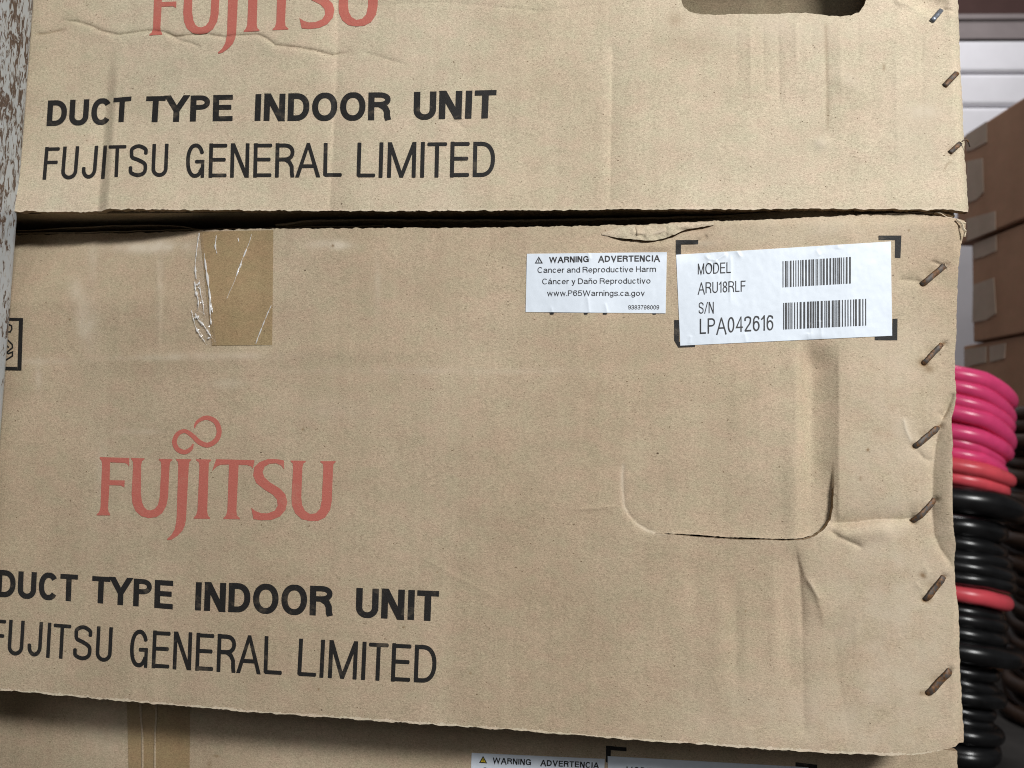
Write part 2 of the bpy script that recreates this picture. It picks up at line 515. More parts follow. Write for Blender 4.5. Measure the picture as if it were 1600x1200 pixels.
class Face:
    """front panel of a box: outline from four survey polylines, relief h(u, v) in metres towards the viewer"""

    def __init__(s, Y, xl, top, bottom, right, relief, ztop=None, zbot=None):
        s.Y, s.xl, s.relief = Y, xl, relief
        s.top = edge_curve(top, Y, 'x') if top else (np.array([xl, 1]), np.array([ztop, ztop]))
        s.bot = edge_curve(bottom, Y, 'x') if bottom else (np.array([xl, 1]), np.array([zbot, zbot]))
        s.right = edge_curve(right, Y, 'z')

    def h(s, x, z):
        u, v = survey(x, z, s.Y)
        return s.relief(u, v)

    def lift(s, x, z, off):
        x = np.asarray(x, float); z = np.asarray(z, float)
        return s.raise_(np.stack([x, np.full_like(x, s.Y), z], -1), s.h(x, z) + off)

    def raise_(s, p0, h):
        return p0 + (CAM - p0) * (h / (s.Y - CAM[1]))[..., None]

    def grid(s, name, mats, parent, step, seed, cut=None, snap=None, marks=None, thick=0.0042, fray=0.0004):
        zt = max(s.top[1].max(), s.bot[1].max()); zb = min(s.bot[1].min(), s.top[1].min())
        xr = s.right[1].max()
        xa = float(at(-25, 600, s.Y)[0])
        nv = int((zt - zb) / step)
        xs = np.concatenate([np.linspace(s.xl, xa, 70)[:-1], np.linspace(xa, xr, int((xr - xa) / step))])
        nu = len(xs)
        t = np.linspace(0, 1, nv)
        fr = (xs - xs[0]) / (xs[-1] - xs[0])
        zt_ = np.interp(xs, *s.top) + fray * 2 * (vnoise(xs * 260, xs * 0, seed) + 0.6 * vnoise(xs * 900, xs * 0, seed + 1))
        zb_ = np.interp(xs, *s.bot) + fray * 2 * (vnoise(xs * 240, xs * 0 + 5, seed) + 0.6 * vnoise(xs * 800, xs * 0 + 5, seed + 1))
        Z = zb_[None] + (zt_ - zb_)[None] * t[:, None]
        xe = np.interp(Z[:, -1], *s.right) + fray * 1.2 * (vnoise(Z[:, -1] * 300, Z[:, -1] * 0 + 9, seed) + 0.6 * vnoise(Z[:, -1] * 1000, Z[:, -1] * 0, seed))
        wgt = np.clip((xs - (xr - 0.06)) / 0.06, 0, 1)
        X = xs[None] + wgt[None] * (xe - xr)[:, None]
        u, v = survey(X, Z, s.Y)
        Hh = s.relief(u, v)
        V = s.raise_(np.stack([X, np.full_like(X, s.Y), Z], -1), Hh).reshape(-1, 3)
        idx = np.arange(nv * nu).reshape(nv, nu)
        Q = np.stack([idx[:-1, :-1], idx[:-1, 1:], idx[1:, 1:], idx[1:, :-1]], -1).reshape(-1, 4)
        rowq = np.repeat(np.arange(nv - 1), nu - 1)
        keep = np.ones(len(Q), bool)
        if cut is not None:
            cu = u.ravel()[Q].mean(1); cv = v.ravel()[Q].mean(1)
            keep = ~cut(cu, cv)
        Q = Q[keep]; rowq = rowq[keep]
        mi = np.zeros(len(Q), int)
        # the torn paper lip along the lower cut: a millimetre, uneven
        zq = Z.ravel()[Q[:, 0]]; xq = X.ravel()[Q[:, 0]]
        lip = 0.0007 + 0.0009 * (vnoise(xq * 330, xq * 0, seed + 4) + 0.5 * vnoise(xq * 1100, xq * 0, seed + 5))
        mi[(zq - np.interp(xq, *s.bot)) < lip] = 1
        # boundary edges -> wall of the sheet's thickness
        E = np.concatenate([Q[:, [0, 1]], Q[:, [1, 2]], Q[:, [2, 3]], Q[:, [3, 0]]])
        key = np.minimum(E[:, 0], E[:, 1]) * np.int64(nv * nu) + np.maximum(E[:, 0], E[:, 1])
        uq, inv, cnt = np.unique(key, return_inverse=True, return_counts=True)
        Bd = E[cnt[inv] == 1]
        n0 = len(V)
        bv_ = np.unique(Bd)
        rem = np.full(n0, -1); rem[bv_] = np.arange(len(bv_))
        if snap is not None:            # slide the cut outline's corners onto the smooth outline
            for poly, gap in snap:
                d, sd, p = polydist(u.ravel()[bv_], v.ravel()[bv_], poly)
                near = bv_[d < 4.2]
                uu, vv = u.ravel()[near].copy(), v.ravel()[near].copy()
                pp = np.asarray(poly, float)
                best = np.full(len(near), 1e9); bu, bw = uu.copy(), vv.copy()
                for i in range(len(pp) - 1):
                    (x0, y0), (x1, y1) = pp[i], pp[i + 1]
                    tt = np.clip(((uu - x0) * (x1 - x0) + (vv - y0) * (y1 - y0)) / ((x1 - x0) ** 2 + (y1 - y0) ** 2), 0, 1)
                    qx, qy = x0 + tt * (x1 - x0), y0 + tt * (y1 - y0)
                    dd = np.hypot(qx - uu, qy - vv); mm = dd < best
                    best[mm] = dd[mm]; bu[mm] = qx[mm]; bw[mm] = qy[mm]
                if gap is not None:
                    dl = np.hypot(uu - bu, vv - bw) + 1e-6
                    g_ = np.maximum(gap(bu, bw), 0.08) / dl
                    bu, bw = bu + (uu - bu) * g_, bw + (vv - bw) * g_
                w3 = at(bu, bw, s.Y)
                V[near] = s.raise_(w3, s.relief(uu, vv))
        Vf = V[bv_].copy(); Vb = V[bv_].copy(); Vb[:, 1] += thick
        nb = len(bv_)
        Wq = np.stack([n0 + rem[Bd[:, 1]], n0 + rem[Bd[:, 0]], n0 + nb + rem[Bd[:, 0]], n0 + nb + rem[Bd[:, 1]]], -1)
        # liner behind, so that the sheet has a back
        Vk = V.copy(); Vk[:, 1] += thick
        allV = np.concatenate([V, Vf, Vb]); allQ = np.concatenate([Q, Wq])
        mi = np.concatenate([mi, np.full(len(Wq), 2)])
        sm = np.concatenate([np.ones(len(Q), bool), np.zeros(len(Wq), bool)])
        st = np.zeros(n0); sc = np.zeros(n0)
        if marks:
            st, sc = marks(u.ravel(), v.ravel())
        ex = np.zeros(2 * nb)
        return mesh(name, allV, allQ, mats, parent, sm, mi, {'stain_shade': np.concatenate([st, ex]), 'scuff_pale': np.concatenate([sc, ex])})


def waves(u, v, seed, k=1.0):
    h = 0.0026 * k * vnoise(u / 210, v / 260, seed) + 0.0011 * k * vnoise(u / 70, v / 170, seed + 1)
    h += 0.00016 * vnoise(u / 17, v / 120, seed + 2) + 0.00007 * vnoise(u / 6, v / 9, seed + 3) + 0.00010 * vnoise(u / 22, v / 20, seed + 8)
    return h


# ---- relief of the upper box
HOLE1_ = [(1062, -8), (1068, 10), (1076, 17), (1084, 21), (1100, 22.5), (1118, 23.5), (1140, 22), (1160, 21.5), (1200, 22), (1230, 20.5), (1262, 20), (1280, 23), (1300, 25), (1316, 25.5), (1330, 24), (1342, 19), (1350, 9), (1355, -5), (1357, -80), (1335, -98), (1085, -98), (1064, -80), (1062, -8)]


HOLE1 = []
for i_ in range(len(HOLE1_) - 1):
    (x0_, y0_), (x1_, y1_) = HOLE1_[i_], HOLE1_[i_ + 1]
    k_ = max(1, int(math.hypot(x1_ - x0_, y1_ - y0_) / 3.5))
    for t_ in range(k_):
        HOLE1.append((x0_ + (x1_ - x0_) * t_ / k_ + random.uniform(-0.5, 0.5), y0_ + (y1_ - y0_) * t_ / k_ + random.uniform(-0.7, 0.7)))
HOLE1.append(HOLE1[0])


def relief1(u, v):
    h = waves(u, v, 11)
    # folded strip near the left end, fading out upwards
    k = sstep(40, 200, v)
    sd = u - (181 - (v - 60) * 0.077)
    h -= 0.0034 * k * (np.exp(-np.abs(np.minimum(sd + 8, 0)) / 42) * (sd <= -8) + (1 - sstep(-8, 9, sd)) * (sd > -8))
    crease(h, u, v, [(515, 332), (522, 200), (528, 60), (525, -30)], -0.0011, 26, wneg=8, fade=0)
    crease(h, u, v, [(952, 332), (955, 200), (957, 60)], -0.0010, 18, wneg=6, fade=0.1)
    # wrinkle that runs below the emblem
    crease(h, u, v, [(84, 32), (105, 33), (120, 34), (140, 40), (160, 49), (185, 55), (212, 51), (232, 48), (255, 50), (275, 58), (300, 55), (325, 54), (350, 58.5), (370, 56), (403, 54.5), (416, 60), (430, 71), (460, 74), (490, 79), (520, 87), (560, 78)], -0.0014, 2.7, fade=0.08)
    crease(h, u, v, [(84, 32), (120, 34), (160, 49), (212, 51), (255, 50), (300, 55), (350, 58.5), (403, 54.5), (430, 71), (490, 79), (520, 87)], 0.0006, 16, sharp=False, fade=0.1)
    crease(h, u, v, [(50, 54), (75, 52), (105, 45)], -0.0009, 3, fade=0.25)
    crease(h, u, v, [(255, 52), (280, 63), (300, 68), (318, 77)], -0.0009, 3, fade=0.25)
    crease(h, u, v, [(555, 78), (590, 88), (640, 103)], -0.0006, 3, fade=0.3)
    crease(h, u, v, [(420, -5), (560, 8), (700, 4), (850, 18), (980, 2)], -0.0004, 3.5, fade=0.2)
    crease(h, u, v, [(690, 186), (715, 192), (735, 207)], -0.0004, 2.5, fade=0.3)
    # flute lines and bulge under the handle hole
    for (x, a, t) in ((1150, -0.0006, 140), (1172, 0.0008, 170), (1192, -0.0007, 150), (1216, -0.0010, 190), (1243, 0.0008, 120), (1268, -0.0006, 100), (1290, -0.0010, 215), (1312, 0.0008, 160), (1340, -0.0007, 120), (1400, 0.0005, 260), (1440, -0.0006, 200)):
        crease(h, u, v, [(x, 22), (x + 2, t)], a * 0.62, 6, fade=0.3)
    dent(h, u, v, 1284, 224, 14, 10, 0.0010)
    dent(h, u, v, 1325, 130, 26, 14, 0.0006, 0.4)
    dent(h, u, v, 1230, 60, 150, 60, 0.0012)
    # crushed corner by the top staple
    dent(h, u, v, 1450, 6, 34, 22, -0.0050)
    crease(h, u, v, [(1395, 0), (1420, 8), (1438, 22), (1460, 30), (1480, 22), (1500, 26)], 0.0016, 8, fade=0.1)
    crease(h, u, v, [(1470, 15), (1485, 16), (1498, 24)], -0.0016, 3, fade=0.2)
    for (x, y) in ((1480, 128), (1488, 234)):
        dent(h, u, v, x, y, 14, 10, -0.0006)
    # lower edge bows out a little; the fold at the right end turns away
    h += 0.0100 * sstep(170, 340, v) * (1 - sstep(120, 520, u)) * sstep(-1000, -300, u)
    h += 0.0016 * sstep(250, 330, v) * (0.6 + 0.8 * vnoise(u / 160, v * 0, 3))
    e = np.clip((u - (1497 + v * 0.045 - 16)) / 16, 0, 1)
    h -= 0.0075 * (1 - np.sqrt(np.clip(1 - e * e, 0, 1)))
    return h


def marks1(u, v):
    st = np.zeros(u.shape); sc = np.zeros(u.shape)
    dent(sc, u, v, 1283, 224, 12, 10, 0.8); dent(sc, u, v, 1330, 125, 26, 9, 0.5, 0.5); dent(sc, u, v, 1220, 45, 120, 25, 0.45)  # pale spots on bulges; the first paints the small bump's highlight
    dent(sc, u, v, 1450, 175, 40, 10, 0.5); dent(sc, u, v, 1430, 190, 45, 120, 0.3)
    for (x, y) in STAPLES1[1:]:
        dent(st, u, v, x[0], x[1], 6, 6, 0.7)
    dent(st, u, v, 1055, 30, 12, 10, 0.35); dent(st, u, v, 1080, 70, 40, 20, 0.12)
    crease(st, u, v, [(1290, 25), (1292, 120), (1294, 212)], 0.4, 2.5, fade=0.1)  # dark line painted down the upright crease
    crease(st, u, v, [(50, 54), (75, 52), (105, 45)], 0.5, 1.2, fade=0.2)  # shade of the short wrinkle painted in as a dark line
    crease(st, u, v, [(1473, 270), (1480, 257), (1489, 250)], 0.5, 1.2, fade=0.2)
    crease(st, u, v, [(1381, 102), (1381, 108)], 0.9, 1.5, fade=0)
    return st, sc


STAPLES1 = [((1457, 32), (1474, 12)), ((1477, 133), (1497, 112)), ((1486, 237), (1507, 218))]
STAPLES2 = [((1443, 443), (1475, 416)), ((1445, 567), (1473, 538)), ((1430, 697), (1467, 667)), ((1428, 814), (1460, 782)), ((1446, 936), (1473, 902)), ((1450, 1083), (1483, 1048))]

# ---- relief of the middle box
SLIT2 = [(974, 721), (972.5, 745), (973, 765), (975, 790), (983, 806), (996, 819), (1010, 828), (1024, 833), (1060, 835), (1100, 838), (1140, 841), (1180, 842), (1230, 843.5), (1255, 842), (1275, 836), (1289, 825), (1297, 812), (1301, 795), (1302, 765), (1302, 734)]
TAB2 = SLIT2 + [(1300, 722), (980, 715)]


def relief2(u, v):
    h = waves(u, v, 41)
    # push-in handle tab, pressed back hardest at its right end
    tin = inside(u, v, TAB2)
    down = sstep(715, 842, v)
    # long crush that runs down from the label into the tab
    kk = sstep(522, 578, v) * np.where(tin, 1.0, 1 - sstep(800, 840, v))
    kk = np.where((v > 846) & ~tin, 0, kk)
    rise = np.clip((u - 1270) / 41, 0, 1) ** 1.25 * np.where(tin, 1 - sstep(722, 800, v), 1.0)
    h -= (0.0062 - np.where(tin, 0.0034 * sstep(720, 800, v), 0)) * kk * sstep(1242, 1268, u) * (1 - rise) + np.where(tin, 0.0022 * down * sstep(1240, 1302, u), 0)
    h += 0.0007 * kk * np.exp(-((u - 1238) / 14) ** 2)
    h = np.where(tin, h - 0.0007 * down - 0.0015 * down * sstep(1000, 1300, u), h)
    # pulled-in lip left of and below the tab
    crease(h, u, v, SLIT2[:8], -0.0008, 3.2, fade=0.08)
    crease(h, u, v, SLIT2[7:16], 0.0005, 8, wneg=6, fade=0.1)
    crease(h, u, v, [(972, 790), (935, 794), (890, 797)], 0.0006, 3, fade=0.3)
    # folds that fan out from the tab's lower right corner
    crease(h, u, v, [(1292, 818), (1330, 817), (1370, 812), (1412, 812), (1440, 806)], -0.0036, 7, wneg=14, fade=0.12)
    crease(h, u, v, [(1300, 836), (1345, 833), (1400, 826)], 0.0014, 14, sharp=False, fade=0.2)
    crease(h, u, v, [(1290, 825), (1312, 840), (1335, 850), (1352, 858)], -0.0016, 4, fade=0.2)
    # long crease below the tab and the slanted fold beside it
    crease(h, u, v, [(1243, 846), (1249, 890), (1253, 950), (1255, 1050), (1258, 1160)], -0.0011, 30, wneg=10, fade=0.10)
    crease(h, u, v, [(1242, 842), (1249, 890), (1253, 950), (1254, 1000)], -0.0015, 36, wneg=12, fade=0.25)
    crease(h, u, v, [(1245, 846), (1249, 875), (1259, 902), (1272, 925), (1283, 952), (1287, 985)], 0.0009, 5, wneg=12, fade=0.2)
    crease(h, u, v, [(1261, 903), (1284, 941)], 0.0008, 3, fade=0.2)
    crease(h, u, v, [(1300, 960), (1310, 1060), (1330, 1165)], -0.0005, 14, fade=0.2)
    crease(h, u, v, [(1340, 940), (1336, 1040)], 0.0004, 7, fade=0.3)
    for (x, a, y0, y1) in ((1144, -0.0011, 880, 1110), (1118, 0.0006, 870, 1080), (1205, 0.0007, 860, 1080), (1228, -0.0008, 930, 1090), (1080, -0.0004, 860, 980)):
        crease(h, u, v, [(x, y0), (x + 6, (y0 + y1) / 2), (x + 2, y1)], a, 12, sharp=False, fade=0.4)
    for (x, a, y0, y1) in ((1235, -0.0005, 545, 720), (1150, 0.0003, 550, 700)):
        crease(h, u, v, [(x, y0), (x + 3, y1)], a, 10, sharp=False, fade=0.3)
    # crumpled upper edge beside the labels
    crease(h, u, v, [(950, 368), (985, 373), (1015, 376), (1034, 374), (1055, 366), (1074, 358), (1092, 356), (1118, 352)], -0.0022, 3.0, wneg=4.5, fade=0.12)
    crease(h, u, v, [(985, 364), (1020, 366), (1050, 357)], 0.0024, 9, fade=0.2)
    crease(h, u, v, [(992, 352), (997, 362), (993, 372)], 0.0012, 3, fade=0.2)
    crease(h, u, v, [(1086, 379), (1098, 374), (1106, 367)], -0.0012, 2.6, fade=0.2)
    dent(h, u, v, 1080, 392, 34, 12, -0.0013)
    dent(h, u, v, 1030, 384, 26, 9, 0.0012)
    dent(h, u, v, 1345, 338, 90, 14, -0.0012)
    # upper left edge pressed back under the upper box
    h -= 0.0240 * (1 - sstep(335, 480, v)) * (1 - sstep(120, 540, u)) * sstep(-1000, -300, u) + 0.0018 * (1 - sstep(338, 352, v))
    # turned-back right end
    FD = [(1484, 610), (1477, 640), (1467, 668), (1461, 700), (1457, 740), (1456, 800), (1459, 835), (1469, 858), (1482, 876), (1494, 895)]
    ed = np.interp(v, [p[1] for p in FD], [p[0] for p in FD])
    k = sstep(610, 700, v) * (1 - sstep(790, 905, v))
    over = np.clip(u - ed, 0, 60)
    h += k * 0.0034 * sstep(0, 34, over)
    crease(h, u, v, FD, -0.0016, 5, wneg=7, fade=0.1)
    crease(h, u, v, [(1411, 650), (1416, 672), (1426, 694)], 0.0007, 3, fade=0.2)
    crease(h, u, v, [(1432, 702), (1442, 715), (1458, 722)], -0.0010, 3.5, fade=0.2)
    crease(h, u, v, [(1466, 640), (1473, 652), (1480, 640), (1490, 612)], -0.0014, 3.5, fade=0.15)
    crease(h, u, v, [(1440, 880), (1450, 895), (1440, 920), (1425, 905)], 0.0006, 3.5, fade=0.2)
    for (p, q) in STAPLES2:
        dent(h, u, v, (p[0] + q[0]) / 2, (p[1] + q[1]) / 2, 16, 14, -0.0010)
        dent(h, u, v, p[0] - 2, p[1] + 1, 6, 5, -0.0012); dent(h, u, v, q[0] + 2, q[1] - 1, 6, 5, -0.0010)
    crease(h, u, v, [(1400, 437), (1420, 438), (1442, 440)], -0.0012, 5, fade=0.25)
    crease(h, u, v, [(1452, 408), (1463, 411), (1474, 417)], -0.0012, 2.8, fade=0.2)
    # long shallow bows
    crease(h, u, v, [(0, 566), (300, 560), (520, 548), (760, 556)], 0.0005, 14, sharp=False, fade=0.3)
    crease(h, u, v, [(240, 380), (250, 480), (246, 600)], 0.0003, 5, fade=0.3)
    crease(h, u, v, [(640, 860), (720, 905), (790, 940)], 0.0003, 3, fade=0.3)
    # ends: torn top right corner, rounded lower right corner
    h -= 0.006 * sstep(1490, 1512, u) * (1 - sstep(345, 420, v))
    e = np.clip((u - 1488) / 16, 0, 1) * sstep(880, 930, v)
    h -= 0.0035 * e * e
    return h


def marks2(u, v):
    st = np.zeros(u.shape); sc = np.zeros(u.shape)
    for (x, y, rx, ry, a) in ((235, 386, 60, 9, 0.9), (262, 384, 26, 8, 0.5), (135, 505, 16, 30, 0.8), (120, 455, 12, 20, 0.4), (516, 382, 30, 7, 0.8), (530, 384, 12, 5, 0.5),
                              (250, 450, 6, 60, 0.35), (145, 410, 8, 30, 0.3), (590, 440, 5, 50, 0.25), (60, 565, 50, 5, 0.35), (340, 556, 110, 6, 0.35), (60, 590, 6, 24, 0.3),
                              (700, 580, 200, 5, 0.25), (360, 600, 30, 8, 0.3), (1020, 362, 40, 10, 0.6), (1095, 380, 20, 6, 0.5), (230, 560, 60, 4, 0.3), (160, 740, 8, 60, 0.25), (215, 675, 30, 4, 0.3), (520, 640, 60, 20, 0.15)):
        dent(sc, u, v, x, y, rx, ry, a)
    dent(sc, u, v, 1410, 960, 110, 230, 0.42); dent(sc, u, v, 1400, 600, 80, 160, 0.3); dent(sc, u, v, 1250, 1130, 160, 60, 0.25); dent(sc, u, v, 1300, 360, 200, 26, 0.35)  # broad pale areas brighten the right part through the paper colour
    crease(sc, u, v, SLIT2[:9], 0.7, 2.0, fade=0.05)
    crease(sc, u, v, SLIT2[8:], 0.35, 2.0, fade=0.05)
    crease(sc, u, v, [(1411, 650), (1416, 672), (1426, 694)], 0.7, 2, fade=0.2)
    crease(sc, u, v, [(1261, 903), (1284, 941)], 0.4, 2, fade=0.2)  # bright side of the slanted fold painted as a pale line
    for (p, q), a in zip(STAPLES2, (0.55, 0.5, 0.5, 0.5, 0.55, 0.5)):
        dent(st, u, v, p[0], p[1], 6, 5, a); dent(st, u, v, (p[0] + q[0]) / 2 - 4, (p[1] + q[1]) / 2 - 4, 9, 7, a * 0.6)
    for (p, q) in STAPLES2:
        dent(st, u, v, p[0] - 1.5, p[1] + 1, 3.5, 3, 1.0); dent(st, u, v, q[0] + 1.5, q[1] - 1, 3, 2.6, 1.0)  # dark spots stand for the shade in the torn leg holes
    dent(st, u, v, 1442, 566, 11, 9, 0.55); dent(st, u, v, 1452, 577, 9, 6, 0.55); dent(st, u, v, 1450, 938, 8, 5, 0.4)
    dent(st, u, v, 1442, 899, 6, 4, 0.9, 0.6); dent(st, u, v, 1440, 1083, 4, 4, 0.6)
    crease(st, u, v, [(1345, 744), (1344, 752)], 0.5, 2, fade=0.1)
    for (x, y, r) in ((1356, 703, 2.4), (1420, 360, 1.6), (520, 384, 2.2), (109, 499, 1.6), (631, 980, 1.6), (735, 1052, 1.6), (683, 894, 1.4), (473, 671, 1.6), (498, 1077, 1.6), (1165, 955, 1.6)):
        dent(st, u, v, x, y, r, r, 1.0)
    crease(st, u, v, [(960, 370), (985, 373.5), (1015, 376.5), (1034, 374), (1055, 366), (1074, 358)], 0.95, 1.3, fade=0.1)  # shade in the crumple's crack painted as a dark line
    crease(st, u, v, [(1073, 358), (1085, 357), (1094, 356), (1112, 353)], 1.0, 2.0, fade=0.3)  # dark gash at the crack's right end, its shade painted in
    crease(st, u, v, [(1259, 902), (1272, 925), (1283, 952), (1287, 985)], 0.28, 2.2, fade=0.2)  # dark side of the slanted fold painted in as shade
    return st, sc


def relief3(u, v):
    h = waves(u, v, 77, 0.7)
    return h


def marks3(u, v):
    st = np.zeros(u.shape); sc = np.zeros(u.shape)
    dent(sc, u, v, 170, 1140, 25, 30, 0.3)
    dent(st, u, v, 338, 1182, 5, 2, 0.7, 0.3); dent(st, u, v, 327, 1195, 2, 6, 0.6)
    return st, sc


Y3 = 0.055
XL = -0.90
DEP = 0.66
Z12 = float(at(800, 330)[2]); Z23 = float(at(800, 1142)[2])
HB = Z12 - Z23 - 0.001
TOP2 = [(-2600, 330), (-400, 366), (0, 367), (25, 367), (100, 366), (200, 364), (300, 362), (312, 360), (400, 358), (500, 357), (800, 355), (940, 352), (990, 352), (1110, 345.5), (1200, 343.5), (1330, 336), (1420, 335), (1480, 339), (1503, 343), (1512, 346)]
BOT1 = [(-2600, 420), (-200, 333), (28, 331), (40, 329.5), (100, 331), (159, 330.5), (161, 329), (172, 326.5), (300, 328), (600, 330), (800, 328.5), (1050, 327), (1300, 326.5), (1440, 327), (1490, 328), (1516, 332)]
BOT2 = [(-2600, 880), (-200, 1060), (0, 1078), (200, 1096), (400, 1113), (700, 1134), (800, 1140.5), (1000, 1157), (1200, 1171), (1300, 1176.5), (1380, 1180), (1430, 1180), (1470, 1176), (1492, 1172), (1504, 1168), (1512, 1160)]
RIGHT1 = [(1484, -400), (1492, -120), (1497, 0), (1500, 90), (1504, 170), (1508, 250), (1513, 326), (1513, 336)]
RIGHT2 = [(1503, 330), (1508, 345), (1508, 358), (1504, 372), (1502, 385), (1499, 402), (1497, 430), (1495, 470), (1494, 520), (1492, 560), (1493, 600), (1494, 625), (1491, 640), (1486, 655), (1487, 672), (1489, 690), (1488, 720), (1488, 780), (1490, 820), (1493, 850), (1491, 880), (1493, 915), (1497, 950), (1499, 1000), (1501, 1060), (1504, 1120), (1506, 1150), (1505, 1185)]

GROUP = 'printed cardboard boxes stacked on each other'
xr_ = 0.2015
box1 = empty('cardboard_box', (-0.35, 0.33, Z12), 'top cardboard box of the stack with an open handle hole', 'box', GROUP)
box2 = empty('cardboard_box', (-0.35, 0.33, Z23), 'middle cardboard box with a serial number label and a U-shaped handle tab', 'box', GROUP)
box3 = empty('cardboard_box', (-0.35, 0.35, 0.0), 'shaded bottom cardboard box with a yellow warning triangle on its label', 'box', GROUP)

f1 = Face(0.0, XL, None, BOT1, RIGHT1, relief1, ztop=Z12 + HB)
f2 = Face(0.0, XL, TOP2, BOT2, RIGHT2, relief2)
RIGHT3 = [(1494, 1100), (1496, 1200), (1499, 1600), (1501, 2200)]
f3 = Face(Y3, XL, None, None, RIGHT3, relief3, ztop=float(at(800, 1128, Y3)[2]), zbot=0.001)

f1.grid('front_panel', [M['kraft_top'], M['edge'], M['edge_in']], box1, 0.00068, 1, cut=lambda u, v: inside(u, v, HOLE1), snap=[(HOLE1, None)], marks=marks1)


def cut2(u, v):
    d, s, p = polydist(u, v, SLIT2[7:19])
    return d < 1.7


def gap2(u, v):
    return 0.40 + 1.05 * sstep(1030, 1090, u) * (1 - 0.8 * sstep(1260, 1290, u)) + 0.9 * vnoise(u / 6, v / 6, 5) + 0.9 * vnoise(u / 2.8, v / 2.8, 15)


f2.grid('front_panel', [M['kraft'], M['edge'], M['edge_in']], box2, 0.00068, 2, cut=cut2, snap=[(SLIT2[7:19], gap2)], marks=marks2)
f3.grid('front_panel', [M['kraft'], M['edge'], M['edge_in']], box3, 0.0014, 3, marks=marks3)

T = 0.005


def shell(parent, z0, z1, y0, xr, top_in=0.004, bot_in=0.003, rim=None):
    """the rest of a box behind its front panel: side walls, back wall, lid and base"""
    rim = top_in if rim is None else rim
    a = MB(); a.box((xr - T, y0 + 0.0088, z0 + bot_in), (xr, DEP, z1 - rim)); a.build('side_panel', M['kraft'], parent)
    a = MB(); a.box((XL + 0.001, y0 + 0.0088, z0 + bot_in), (XL + T, DEP, z1 - top_in)); a.build('side_panel', M['kraft'], parent)
    a = MB(); a.box((XL + T + 0.001, DEP - T, z0 + bot_in), (xr - T - 0.001, DEP, z1 - top_in)); a.build('back_panel', M['kraft'], parent)
    a = MB(); a.box((XL + T + 0.001, y0 + 0.040, z1 - top_in - T), (xr - T - 0.001, DEP - T - 0.001, z1 - top_in)); a.build('lid', M['kraft_inner'], parent)
    a = MB(); a.box((XL + T + 0.001, y0 + 0.009, z0 + bot_in), (xr - T - 0.001, DEP - T - 0.001, z0 + bot_in + T)); a.build('base_panel', M['kraft_inner'], parent)


shell(box1, Z12, Z12 + HB, 0.0, 0.2005)
shell(box2, Z23, Z12, 0.0, 0.1985, top_in=0.016, bot_in=0.0035, rim=0.004)
a = MB()
pw = [(-0.16, 0.10), (0.02, 0.030), (0.12, 0.009), (0.2000, 0.0065), (0.2000, 0.60), (-0.16, 0.60)]
a.add([(x, y, z) for z in (Z12 - 0.0036, Z12 + 0.0022) for x, y in pw], [(5, 4, 3, 2, 1, 0), (6, 7, 8, 9, 10, 11)] + [(i, (i + 1) % 6, 6 + (i + 1) % 6, 6 + i) for i in range(6)])
a.build('top_flap', M['kraft_inner'], box2)
shell(box3, 0.0, Z23, Y3, 0.192, top_in=0.008, bot_in=0.0005)


def sheet(name, pts_front, y0, y1, th, parent, mat, wob=0.0):
    """thin cardboard flap lying flat: its front edge follows survey points on the plane y = y0"""
    q = at([p[0] for p in pts_front], [p[1] for p in pts_front], y0)
    xs = np.linspace(q[0, 0], q[-1, 0], 260)
    zz = np.interp(xs, q[:, 0], q[:, 2]) + 0.0005 * vnoise(xs * 90, xs * 0, 3) + 0.0002 * vnoise(xs * 500, xs * 0, 4)
    yy = y0 + 0.0012 * vnoise(xs * 40, xs * 0, 8) + 0.0006 * vnoise(xs * 300, xs * 0, 9)
    V = []; Fc = []
    for x, y, z in zip(xs, yy, zz):
        V += [(x, y, z - th / 2), (x, y, z + th / 2), (x, y1, z + th / 2), (x, y1, z - th / 2)]
    for i in range(len(xs) - 1):
        k = 4 * i
        for j in range(4):
            Fc.append((k + j, k + 4 + j, k + 4 + (j + 1) % 4, k + (j + 1) % 4))
    Fc += [(0, 1, 2, 3), tuple(4 * (len(xs) - 1) + j for j in (3, 2, 1, 0))]
    return mesh(name, V, Fc, mat, parent)


# flaps folded over the middle box's top, their cut edges seen in the gap under the upper box
sheet('top_flap', [(-600, 372), (20, 360.5), (60, 359.5), (100, 356), (180, 352.5), (250, 352.5), (290, 355), (308, 359), (330, 358), (400, 357), (600, 352)], 0.0225, 0.30, 0.0006, box2, M['kraft_inner'])
sheet('top_flap', [(-600, 376), (20, 364.5), (100, 363.5), (200, 361.5), (300, 359.5), (312, 360)], 0.0205, 0.30, 0.0006, box2, M['kraft_inner'])
sheet('top_flap', [(430, 351.5), (480, 346), (560, 343), (800, 345), (1000, 341.5), (1150, 337), (1290, 333.5), (1400, 332.5), (1470, 334), (1492, 337)], 0.016, 0.30, 0.0012, box2, M['kraft_inner'])
# torn paper layers at the middle box's top right corner
sheet('torn_liner', [(1340, 335.5), (1380, 334), (1420, 333), (1455, 332), (1468, 330), (1476, 333), (1490, 337)], 0.0030, 0.05, 0.0005, box2, M['edge'])
sheet('torn_liner', [(1462, 331), (1470, 332.5), (1480, 338.5), (1492, 341), (1503, 344)], 0.0012, 0.03, 0.0005, box2, M['edge'])
for pts in ([(1499, 346), (1503, 350), (1505, 357), (1508, 362), (1507, 370)], [(1494, 343), (1500, 347), (1509, 349)]):
    q = spline(at([p[0] for p in pts], [p[1] for p in pts], -0.0005), 6)
    V, Fc = tube(q, 0.0005 + 0.0003 * RNG.random(len(q)), 5)
    mesh('torn_liner', V, Fc, M['edge'], box2)

